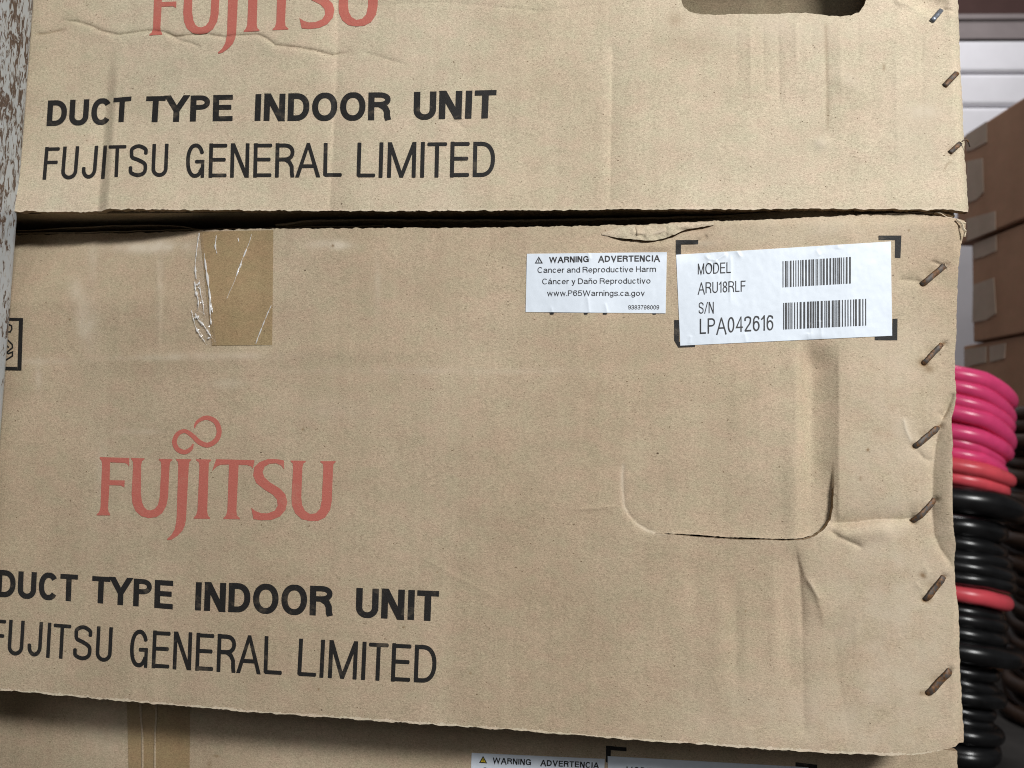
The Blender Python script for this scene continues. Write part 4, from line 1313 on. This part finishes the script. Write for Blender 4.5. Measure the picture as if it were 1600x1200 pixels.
def wr_warn(u, v):
    h = 0.00008 * vnoise(u / 30, v / 30, 6)
    for pts in ([(918, 466), (921, 490)], [(946, 476), (949, 490)], [(862, 482), (863, 490)], [(919, 396), (922, 404)]):
        crease(h, u, v, pts, 0.0003, 3, fade=0)
    return h


def wr_model(u, v):
    h = 0.00010 * vnoise(u / 34, v / 30, 16)
    crease(h, u, v, [(1100, 398), (1107, 405), (1118, 407), (1128, 401), (1137, 396)], 0.0007, 2.6, fade=0.15)
    crease(h, u, v, [(1106, 395), (1113, 401), (1122, 396)], -0.0001, 2.5, fade=0.1)
    crease(h, u, v, [(1104, 410), (1112, 414), (1122, 408)], 0.0006, 2.5, fade=0.1)
    crease(h, u, v, [(1141, 394), (1142, 420), (1141, 480)], 0.00022, 2.5, fade=0.15)
    crease(h, u, v, [(1152, 394), (1156, 400)], 0.0005, 2.5, fade=0)
    for pts in ([(1163, 520), (1167, 537)], [(1079, 524), (1078, 538)], [(1266, 505), (1268, 532)], [(1282, 500), (1284, 531)], [(1310, 382), (1309, 389)], [(1275, 390), (1281, 400)], [(1262, 520), (1264, 532)]):
        crease(h, u, v, pts, 0.00022, 3, fade=0.1)
    return h


def flat(u, v):
    return 0.00012 * vnoise(u / 30, v / 30, 26)


def warning(face, parent, quad, L, yellow, wr):
    s = Sticker(face, 'warning_label', quad, parent, wr)
    (tri, a, b, c, d, e, n_) = L
    s.text('label_text', 'WARNING', a, 'bold'); s.text('label_text', 'ADVERTENCIA', b, 'bold')
    s.text('label_text', 'Cancer and Reproductive Harm', c); s.text('label_text', 'Cáncer y Daño Reproductivo', d)
    s.text('label_text', 'www.P65Warnings.ca.gov', e); s.text('label_text', '9383798009', n_)
    t = np.array(tri, float); ctr = t.mean(0)
    P = lambda pts: at([p[0] for p in pts], [p[1] for p in pts], face.Y)[:, [0, 2]]
    inn = ctr + (t - ctr) * 0.62
    V = []; polys = []
    for i in range(3):
        j = (i + 1) % 3
        polys.append(P([t[i], t[j], inn[j], inn[i]]))
    cx, cy = ctr
    polys.append(P([(cx - 0.8, cy - 2.6), (cx + 0.8, cy - 2.6), (cx + 0.45, cy + 1.4), (cx - 0.45, cy + 1.4)]))
    polys.append(P([(cx - 0.7, cy + 2.0), (cx + 0.7, cy + 2.0), (cx + 0.7, cy + 3.2), (cx - 0.7, cy + 3.2)]))
    s.shapes('warning_icon', polys, M['label_ink'])
    if yellow:
        q = P(inn)
        Pq = s.pos(np.array(q), 0.00045)
        mesh('warning_icon', Pq, [(0, 1, 2)], M['yellow'], s.ob)
    return s


warning(f2, box2, [(823.3, 396.5), (1042, 394), (1040, 489.5), (821.3, 487.5)],
        ([(841.8, 400.5), (848.3, 411.5), (835.6, 411.5)],
         [(858, 401.5), (920, 400), (920, 409.3), (858, 410.2)], [(935, 399.6), (1031, 398.7), (1031, 408.2), (935, 409.2)],
         [(840, 417.5), (1025, 415.8), (1025, 424.7), (840, 426.3)], [(847.3, 435.4), (1016.5, 434), (1016.5, 442.8), (847.3, 444.1)],
         [(855, 453.7), (1007.5, 453.4), (1007.5, 462.2), (855, 462.4)], [(981.7, 476.8), (1030, 476.8), (1030, 483.3), (981.7, 483.3)]), False, wr_warn)
warning(f3, box3, [(737, 1176.5), (945, 1186), (941, 1280), (733, 1270)],
        ([(754.8, 1181), (761.3, 1192.8), (748.6, 1192)],
         [(770, 1183.5), (830, 1186.5), (829.6, 1195.6), (769.6, 1192.6)], [(845, 1187), (936, 1191.5), (935.6, 1200.6), (844.6, 1196.2)],
         [(754, 1199), (930, 1207.5), (929.6, 1216), (753.6, 1207.5)], [(760, 1216), (922, 1224), (921.6, 1232.5), (759.6, 1224.5)],
         [(768, 1234), (913, 1241), (912.6, 1249.5), (767.6, 1242.5)], [(886, 1263), (931, 1265), (931, 1271), (886, 1269)]), True, flat)

B1 = '1111010110011011010110111011001101101110110110101101110110110101101101110101'
def barcode(s, quad, seed, n):
    r = random.Random(seed)
    fx = bil(quad, s.face.Y)
    x = 0.0; bars = []
    while x < n:
        w = r.choice((1, 1, 1, 2, 2)); bars.append((x, x + w)); x += w + r.choice((1, 1, 1, 2, 2))
    tot = bars[-1][1]
    nn = 14
    polys = [np.array([fx(a / tot, i / nn), fx(b / tot, i / nn), fx(b / tot, (i + 1) / nn), fx(a / tot, (i + 1) / nn)]) for a, b in bars for i in range(nn)]
    s.shapes('barcode', polys, M['label_ink'])


sm_ = Sticker(f2, 'model_label', [(1056.5, 398), (1392, 377.3), (1394, 524.5), (1063, 540)], box2, wr_model, (240, 110))
sm_.text('label_text', 'MODEL', [(1090.5, 412), (1142, 409.5), (1142, 426.3), (1090.5, 428.7)], 'narrow')
sm_.text('label_text', 'ARU18RLF', [(1091, 441.5), (1165, 438.3), (1165, 455.3), (1091, 458.6)], 'narrow')
sm_.text('label_text', 'S/N', [(1091.8, 472.5), (1115.3, 471.5), (1115.3, 489), (1091.8, 490)], 'narrow')
sm_.text('label_text', 'LPA042616', [(1093.5, 498), (1208.5, 492), (1208.5, 515.8), (1093.5, 521.8)], 'narrow')
barcode(sm_, [(1223, 408), (1329.5, 401.3), (1329.5, 442.8), (1223, 449)], 3, 84)
barcode(sm_, [(1224, 473.2), (1353.5, 466.7), (1353.5, 508.6), (1224, 514.8)], 8, 92)
s3 = Sticker(f3, 'model_label', [(949.5, 1181.5), (1263, 1199), (1262, 1340), (952, 1325)], box3, flat)
s3.text('label_text', 'MODEL', [(979, 1197.5), (1027, 1200.5), (1026.5, 1216.5), (978.5, 1213.5)], 'narrow')


# =================================================================== TAPE
def tape_quad(face, name, quad, par, mat, n=(60, 80), off=0.0003):
    fx = bil(quad, face.Y)
    u, v = np.meshgrid(np.linspace(0, 1, n[0]), np.linspace(0, 1, n[1]))
    xz = fx(u, v)
    V = face.lift(xz[..., 0], xz[..., 1], off).reshape(-1, 3)
    idx = np.arange(n[0] * n[1]).reshape(n[1], n[0])
    return mesh(name, V, np.stack([idx[:-1, :-1], idx[1:, :-1], idx[1:, 1:], idx[:-1, 1:]], -1).reshape(-1, 4), mat, par, True)


tp = tape_quad(f2, 'tape', [(312, 362), (427, 359.5), (425.3, 539), (331, 540)], box2, M['tape'])
# loose, pleated margin of clear film along the tape's left side
nu, nv = 60, 220
u, v = np.meshgrid(np.linspace(0, 1, nu), np.linspace(0, 1, nv))
le = np.interp(v[:, 0], [0, .1, .25, .45, .6, .68, .72, .85, .95, 1.0], [312, 310, 306.5, 304, 304, 309, 300, 306, 315, 322])
re_ = np.interp(v[:, 0], [0, .2, .5, .8, 1.0], [318, 320, 330, 335, 340])
U = le[:, None] * (1 - u) + re_[:, None] * u
Vv = 363 + v * 177
p3 = at(U, Vv)
crump = sstep(0.30, 0.45, v) * (1 - sstep(0.62, 0.70, v)) * (1 - sstep(0.3, 0.6, u)) + sstep(0.66, 0.74, v) * (1 - sstep(0.35 + v * 0.4, 0.6 + v * 0.4, u))
lift_h = 0.0004 + 0.0004 * np.sin(np.pi * u) * (0.5 + vnoise(v * 9, u * 2, 3)) + (0.00025 + 0.0011 * crump) * (vnoise(U / 5.5, Vv / 8, 4) + 0.5 * vnoise(U / 2.5, Vv / 3.5, 14))
V = f2.lift(p3[..., 0], p3[..., 2], 0) - np.stack([u * 0, np.abs(lift_h) + 0.0004, u * 0], -1)
idx = np.arange(nu * nv).reshape(nv, nu)
mesh('loose_film', V.reshape(-1, 3), np.stack([idx[:-1, :-1], idx[1:, :-1], idx[1:, 1:], idx[:-1, 1:]], -1).reshape(-1, 4), M['film'], tp, True)
PLEATS = [([(307, 392), (305, 415), (306.5, 436)], 1.1), ([(304, 440), (306, 455), (309, 468), (310, 478)], 1.3), ([(312, 438), (313, 455), (317, 475), (319, 492)], 0.9), ([(305, 446), (309, 444), (312, 441)], 1.6), ([(309, 448), (313, 452)], 1.6), ([(306, 455), (310, 470), (309, 485)], 0.8),
          ([(319, 396), (322, 420), (326, 448), (330, 478), (332, 488)], 1.5), ([(326, 450), (328, 480), (329, 505)], 0.7), ([(329, 497), (330, 508)], 0.9),
          ([(299, 485), (304, 505), (310, 520), (321, 535)], 1.1), ([(305, 490), (310, 500), (318, 508), (326, 520), (331, 528)], 1.3), ([(304, 497), (308, 495), (313, 499)], 1.6), ([(323, 529), (329, 527)], 1.3), ([(312, 364), (308, 385), (306.5, 400)], 0.7), ([(310, 364), (309, 380)], 0.6),
          ([(338, 367), (336.5, 385), (339, 396)], 1.0), ([(393, 366), (389, 380), (380, 402), (373, 420), (366, 440), (354, 467)], 0.8), ([(372, 371), (373, 378)], 0.6), ([(378, 408), (374, 420)], 1.0),
          ([(424, 477), (417, 492), (408, 515), (399, 537)], 0.7), ([(408, 515), (404, 526), (400, 537)], 1.0), ([(420, 487), (415, 498)], 0.9)]
for pts, r in PLEATS:
    q = spline(np.array(pts, float), 8)
    q = q + 0.45 * np.stack([vnoise(q[:, 1] / 3, q[:, 0] / 3, 2), vnoise(q[:, 1] / 4, q[:, 0] / 4, 9)], -1)
    p3 = at(q[:, 0], q[:, 1])
    c = f2.lift(p3[:, 0], p3[:, 2], 0.0006 if pts[0][0] > 335 else 0.0012)
    n_ = len(c)
    rr = 0.00034 * r * (0.30 + 0.70 * np.sin(np.pi * np.linspace(0.04, 0.96, n_))) * np.clip(1 + 2.6 * vnoise(np.arange(n_) * 0.55, np.full(n_, q[0, 0]), 12), 0.1, 2.2)
    Vt, Ft = tube(c, np.maximum(rr, 0.0001), 7, frame=(0, 1, 0), squash=0.55)
    mesh('film_pleat', Vt, Ft, M['film_glint'], tp, True)  # pleat ridge with its glint painted white

t3 = tape_quad(f3, 'tape', [(220, 1085), (297, 1091), (295.5, 1300), (219, 1293)], box3, M['tape'])
tape_quad(f3, 'tape', [(198, 1083), (222.5, 1085), (224.5, 1293), (203, 1291)], box3, M['tape'], off=0.0005)
for a, b_, c_ in ((219.5, 222, 2.0), (243.5, 241.5, 2.2)):
    pts = np.array([(a, 1090), (a + 0.6, 1120), (b_ + 0.5, 1160), (b_, 1290)], float)
    q = spline(pts, 10); p3 = at(q[:, 0], q[:, 1], Y3)
    Vt, Ft = tube(f3.lift(p3[:, 0], p3[:, 2], 0.0005), 0.0008, 7, frame=(0, 1, 0), squash=0.2)
    mesh('film_pleat', Vt, Ft, M['kraft'], t3, True)


# =================================================================== STAPLES
def staple(face, par, p, q, mat, wire=0.0015, hook=True, seed=0):
    a3 = at(p[0], p[1], face.Y); b3 = at(q[0], q[1], face.Y)
    n = 16
    t = np.linspace(0, 1, n)
    x = a3[0] + (b3[0] - a3[0]) * t; z = a3[2] + (b3[2] - a3[2]) * t
    surf = face.lift(x, z, 0)[:, 1]
    y = np.minimum(surf, np.linspace(surf[0], surf[-1], n)) - 0.0007 - 0.0005 * np.sin(np.pi * t)
    c = np.stack([x, y, z], -1)
    d = (c[-1] - c[0]) / np.linalg.norm(c[-1] - c[0])
    c = np.vstack([c[0] - d * 0.0007 + np.array([0, 0.003, 0]), c[0] - d * 0.0006 + np.array([0, 0.0004, 0]), c, c[-1] + d * 0.0006 + np.array([0, 0.0004, 0]), c[-1] + d * 0.0007 + np.array([0, 0.003, 0])])
    nn = len(c)
    r = wire * 1.12 * (1 + 0.09 * vnoise(np.arange(nn) * 0.8, np.zeros(nn), seed))
    V, Fc = tube(c, r, 8, frame=(0, 1, 0), squash=0.30)
    V += 0.00005 * RNG.standard_normal(V.shape)
    return mesh('staple', V, Fc, mat, par, True)


staple(f1, box1, *STAPLES1[0], M['steel_staple'], 0.0012, seed=1)
staple(f1, box1, *STAPLES1[1], M['rust_staple'], 0.0013, seed=2)
staple(f1, box1, *STAPLES1[2], M['rust_staple'], 0.0012, seed=3)
for i, s_ in enumerate(STAPLES2):
    staple(f2, box2, *s_, M['rust_staple'], (0.0014, 0.0012, 0.00145, 0.0013, 0.0014, 0.0016)[i], seed=4 + i)
# the upper box's lowest staple leg sticks out past the corner
q = spline(np.vstack([at(1503, 221, -0.001), at(1509, 218, -0.001), at(1513, 222, 0.0), at(1515, 229, 0.002)]), 6)
V, Fc = tube(q, 0.0004, 6)
mesh('staple', V, Fc, M['rust_staple'], box1, True)
# split paper whiskers at the first staple of the middle box
q0 = at(1477, 415, 0)
for dx, dz in ((0.0018, 0.0010), (0.0016, -0.0014), (-0.0004, 0.0018), (0.0024, -0.0002)):
    p0 = f2.lift(q0[0], q0[2], 0.0004); p1 = f2.lift(q0[0] + dx, q0[2] + dz, 0.0009)
    V, Fc = tube(np.array([p0, (p0 + p1) / 2, p1]), np.array([0.00035, 0.0003, 0.00012]), 5, frame=(0, 1, 0))
    mesh('torn_liner', V, Fc, M['edge'], box2)

# =================================================================== RUSTY POST at the left
PY = -0.030
pa = at(52, 0, PY); pb = at(5, 622, PY)
ax = (pa - pb) / np.linalg.norm(pa - pb)
RAD = 0.024
m, nt, b = newmat('chipped_white_paint_on_rusty_steel')
n = NB(nt)
ch = n.noise((330, 330, 135), 4, 0.62, 0.9)
big = n.noise((26, 26, 11), 3, 0.6)
chips = n.math('ADD', n.math('MULTIPLY', ch, 0.72), n.math('MULTIPLY', big, 0.28))
chips = n.math('ADD', chips, n.math('MULTIPLY', n.attr('wear'), 0.26))
paint = n.mix(n.ramp(n.noise((30, 30, 12), 3, 0.6), 0.3, 0.7), (0.52, 0.56, 0.60), (0.42, 0.455, 0.48))
rust = n.mix(n.ramp(n.noise((420, 420, 420), 3, 0.6), 0.3, 0.7), (0.07, 0.045, 0.034), (0.16, 0.11, 0.082))
halo = n.ramp(chips, 0.50, 0.55)
c = n.mix(n.math('MULTIPLY', halo, 0.35), paint, (0.36, 0.28, 0.20))
c = n.mix(n.ramp(chips, 0.560, 0.575), c, rust)
c = n.mix(n.ramp(n.noise((170, 170, 5), 2, 0.5, 0.3), 0.66, 0.68), c, (0.10, 0.07, 0.055))
n.link(c, b.inputs['Base Color'])
n.link(n.ramp(chips, 0.548, 0.562, 0.38, 0.8), b.inputs['Roughness'])
n.bump(n.ramp(chips, 0.545, 0.565, 1.0, 0.0), 0.8, 0.0004, b)
M['post'] = m
yax = np.array([0, 1.0, 0]); side = np.cross(ax, yax); side /= np.linalg.norm(side); yx = np.cross(side, ax)
if side[0] < 0:
    side = -side
base = pb - side * RAD
tz = (0.0 - base[2]) / ax[2]
foot = base + ax * tz
post = empty('metal_post', tuple(foot), 'leaning white painted steel post, chipped and rust spotted, in front of the boxes', 'post')
# rounded square tube
prof = []
hw = RAD; rc = 0.008
for cx, cy, a0 in ((hw - rc, -hw + rc, -90), (hw - rc, hw - rc, 0), (-hw + rc, hw - rc, 90), (-hw + rc, -hw + rc, 180)):
    for a in np.linspace(a0, a0 + 90, 8):
        prof.append((cx + rc * math.cos(math.radians(a)), cy + rc * math.sin(math.radians(a))))
prof = np.array(prof)
# the tube is turned so that one rounded edge shows along its right side
ca, sa = math.cos(math.radians(12)), math.sin(math.radians(12))
prof = np.stack([prof[:, 0] * ca - prof[:, 1] * sa, prof[:, 0] * sa + prof[:, 1] * ca], -1)
prof[:, 0] -= prof[:, 0].max() - RAD
Lp = 1.9; ns = 500
tl = np.linspace(0, Lp, ns)
V = foot[None, None] + tl[:, None, None] * ax + prof[None, :, :1] * side + prof[None, :, 1:] * yx
k = len(prof)
ii, jj = np.meshgrid(np.arange(ns - 1), np.arange(k), indexing='ij')
Q = np.stack([ii * k + jj, ii * k + (jj + 1) % k, (ii + 1) * k + (jj + 1) % k, (ii + 1) * k + jj], -1).reshape(-1, 4)
for _ in range(5):
    pj = V.reshape(-1, 3) - CAM
    pu = W / 2 + F * (pj @ rt) / (pj @ fw); pv = H / 2 - F * (pj @ up) / (pj @ fw)
    vis = (pv > 0) & (pv < 622)
    over = (pu - np.interp(pv, [0, 100, 331, 480, 622], [52, 46, 28, 16, 5]))[vis].max()
    shift = -side * over * (0.42 + PY) / F
    V = V + shift; foot = foot + shift
wear = np.zeros((ns, k))
wear += np.exp(-((prof[:, 0] - (RAD - 0.0035)) / 0.003) ** 2)[None] * 0.75
zt = foot[2] + tl * ax[2]
wear *= (0.25 + 0.75 * sstep(HC + 0.02, HC + 0.18, zt))[:, None]
wear += -0.25 * (1 - sstep(HC - 0.05, HC + 0.12, zt))[:, None]
post.location = tuple(foot)
mesh('post_tube', V.reshape(-1, 3), Q, M['post'], post, True, None, {'wear': wear.ravel()})
mb = MB()
fp = foot
mb.box((fp[0] - 0.045, fp[1] - 0.045, 0.0005), (fp[0] + 0.045, fp[1] + 0.045, 0.006))
mb.build('foot_plate', M['post'], post)


# =================================================================== HOSE COILS behind, at the right
def coil(name, rings, mat, label, group, uc=1493, depth=1.1, nstep=56, rscale=0.5):
    """one hose laid in turns; ring = (front level, right level, right end, thickness) in survey units"""
    ctr = along(uc, 690, depth)
    Xc, Yc = ctr[0], ctr[1]
    dirr = np.array([rt0[0], rt0[1], 0.0])
    dirf = np.array([-rt0[1], rt0[0], 0.0])
    par = []
    ths = np.linspace(-1.7, 0.5, 90)

    def ends(R, r):
        q = ctr + ((R + r) * np.cos(ths))[:, None] * dirr + ((R + r) * np.sin(ths))[:, None] * dirf - CAM
        uu = W / 2 + F * (q @ rt) / (q @ fw)
        k = int(uu.argmax())
        return uu[k], ths[k], q[k] @ fw

    for vf, vr, ur, th in rings:
        r = th * rscale * depth / F
        lo, hi = 0.01, 0.6
        for _ in range(40):
            mid = (lo + hi) / 2
            if ends(mid, r)[0] < ur:
                lo = mid
            else:
                hi = mid
        R = lo
        _, ts, de = ends(R, r)
        zf = along(uc, vf, depth - R)[2]
        zr = along(ur, vr, de)[2]
        par.append((R, zf, (zr - zf) / max(0.3, math.cos(ts)), r))
    par = np.array(par)
    nt_ = len(par)
    th = np.linspace(-math.pi * 1.0, math.pi * (2 * nt_ - 1), nt_ * nstep)
    g = (th + math.pi) / (2 * math.pi)          # 0..nt
    # each turn keeps its own size over the seen quarter and eases into the next one behind
    i0 = np.minimum(np.floor(g), nt_ - 1).astype(int); fr = g - i0
    i1 = np.minimum(i0 + 1, nt_ - 1)
    k = sstep(0.80, 1.0, fr)[:, None]
    pp = par[i0] * (1 - k) + par[i1] * k
    c, s_ = np.cos(th), np.sin(th)
    P = np.stack([Xc + 0 * th, Yc + 0 * th, 0 * th], -1) + (pp[:, :1] * c[:, None]) * dirr + (pp[:, :1] * s_[:, None]) * dirf
    cc = np.where(c > 0, c, 0.55 * c)
    P[:, 2] = pp[:, 1] + pp[:, 2] * cc
    wob = pp[:, 3] * 0.5
    P[:, 2] += wob * vnoise(th * 0.9, np.full_like(th, len(rings) * 3.7), 21)
    P += (wob * 0.8 * vnoise(th * 0.7, np.full_like(th, len(rings) * 1.3), 22))[:, None] * dirr
    P[:, 2] = np.maximum(P[:, 2], pp[:, 3] + 0.001)
    V, Fc = tube(P, pp[:, 3], 14)
    o = mesh(name, V, Fc, mat, None, True)
    tag(o, label, 'hose', group)
    return o


HG = 'hose coils heaped behind the boxes'
coil('hose_coil', [(592, 627, 1592, 25), (615, 652, 1590, 22), (634, 668, 1588, 20), (653, 690, 1590, 25), (681, 707, 1584, 24), (699, 724, 1573, 20), (715, 740, 1574, 20)], M['pink'], 'bright pink glossy hose wound in a coil on top of the heap', HG)
coil('hose_coil', [(734, 752, 1588, 22), (752, 770, 1577, 21)], M['coral'], 'two coral red hose turns lying under the pink coil', HG)
coil('hose_coil', [(785, 803, 1606, 38), (825, 835, 1572, 32), (853, 864, 1574, 25), (872, 882, 1580, 22), (889, 899, 1588, 22), (906, 917, 1588, 20)], M['black'], 'thick black hose coil directly beneath the coral turns', HG)
coil('hose_coil', [(928, 940, 1580, 25), ], M['coral'], 'single coral red hose loop squeezed between black hoses', HG)
low = [(952, 960, 1565, 20), (969, 977, 1570, 22), (992, 999, 1572, 24), (1019, 1028, 1597, 30), (1046, 1051, 1558, 20), (1064, 1071, 1556, 20), (1083, 1088, 1568, 24), (1105, 1109, 1550, 20), (1122, 1125, 1549, 18), (1140, 1142, 1566, 24), (1162, 1164, 1545, 20), (1190, 1194, 1557, 34)]
v_ = 1222
while v_ < 1236:
    low.append((v_, v_ + 3, 1560, 28)); v_ += 27
coil('hose_coil', low, M['black'], 'large lower coil of black hose in dark shade under the red loop', HG)

br = []
v_ = 640
r_ = random.Random(4)
while v_ < 1225:
    br.append((v_ + r_.uniform(-4, 4), v_ + r_.uniform(-10, 2), 1800 + r_.uniform(-25, 15), 24)); v_ += 21
coil('hose_coil', br, M['brown'], 'dull dark brown hose coil partly hidden behind the black and pink hoses', HG, uc=1672, depth=1.24)

# a low crate carries the heap of hoses
cz = along(1493, 1236, 0.95)[2]
cc_ = along(1493, 690, 1.1)

# =================================================================== BROWN BOXES at the right
D0, D1 = 1.60, 1.38
XC = (1510 - 800) / F * D0                     # the row's left faces stand along the view direction


def side_pt(px, py):
    d = fw + (px - W / 2) / F * rt - (py - H / 2) / F * up
    return CAM + d * (XC / ((px - W / 2) / F))


cx_ = math.cos(YAW); sx_ = math.sin(YAW)
ddir = np.array([-sx_, cx_, 0.0]); rdir = np.array([cx_, sx_, 0.0])


def brown_box(left_px, z_top_px, z_bot_px, label, strips, near=1.18, zb=None, inset=0.0):
    """far corner seen at left_px; the face runs towards the viewer"""
    far = side_pt(left_px, (z_top_px + z_bot_px) / 2)
    dfar = np.dot(far - CAM, ddir); x0 = np.dot(far - CAM, rdir)
    zt = side_pt(left_px, z_top_px)[2]; zb = side_pt(left_px, z_bot_px)[2] if zb is None else zb
    P = lambda x, d, z: np.array([CAM[0], CAM[1], 0]) + rdir * x + ddir * d + np.array([0, 0, z])
    basep = P(x0 + 0.2, (dfar + near) / 2, zb)
    e = empty('cardboard_box', tuple(basep), label, 'box', 'plain brown boxes beyond the hoses')
    V = [P(x0, near, zb), P(x0 + 0.42, near, zb), P(x0 + 0.42, dfar, zb), P(x0, dfar, zb), P(x0, near, zt), P(x0 + 0.42, near, zt), P(x0 + 0.42, dfar, zt), P(x0, dfar, zt)]
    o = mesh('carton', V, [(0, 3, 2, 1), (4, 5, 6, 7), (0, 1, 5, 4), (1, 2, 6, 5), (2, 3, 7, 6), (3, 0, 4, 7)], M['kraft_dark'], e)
    bv = o.modifiers.new('soft_edges', 'BEVEL'); bv.width = 0.004; bv.segments = 2
    for poly in strips:
        pts = np.array([side_pt(*p) for p in poly])
        # flush on the left face, 1 mm proud
        loc = np.stack([(pts - CAM) @ ddir, pts[:, 2]], -1)
        V = []
        for off in (0.0015, -0.0005):
            V += [P(x0 - off, min(d, dfar - 0.001), min(max(z, zb + 0.001), zt - 0.001)) for d, z in loc]
        k = len(poly)
        Fc = [tuple(range(k)), tuple(range(2 * k - 1, k - 1, -1))] + [(i, k + i, k + (i + 1) % k, (i + 1) % k) for i in range(k)]
        mesh('gummed_strip', V, Fc, M['kraft_strip'], e)
    return e


brown_box(1494, 219, 386, 'upper plain brown box with pale gummed strips down its corner', [[(1508, 209), (1540, 185), (1541, 222), (1519, 234), (1509, 236)], [(1510, 252), (1535, 247), (1538, 300), (1527, 312), (1511, 318)], [(1512, 342), (1557, 330), (1558, 362), (1514, 380)]])
brown_box(1519, 380, 536, 'middle plain brown box below the diagonal seam behind the hoses', [[(1520, 382), (1555, 368), (1556, 392), (1536, 401), (1521, 405)], [(1521, 445), (1553, 434), (1558, 490), (1543, 500), (1517, 505)]])
brown_box(1506, 540, 700, 'lowest plain brown box just above the pink hose', [[(1506, 546), (1540, 541), (1540, 566), (1521, 570), (1508, 575)], [(1545, 541), (1570, 536), (1569, 560), (1546, 566)]], zb=0.0)
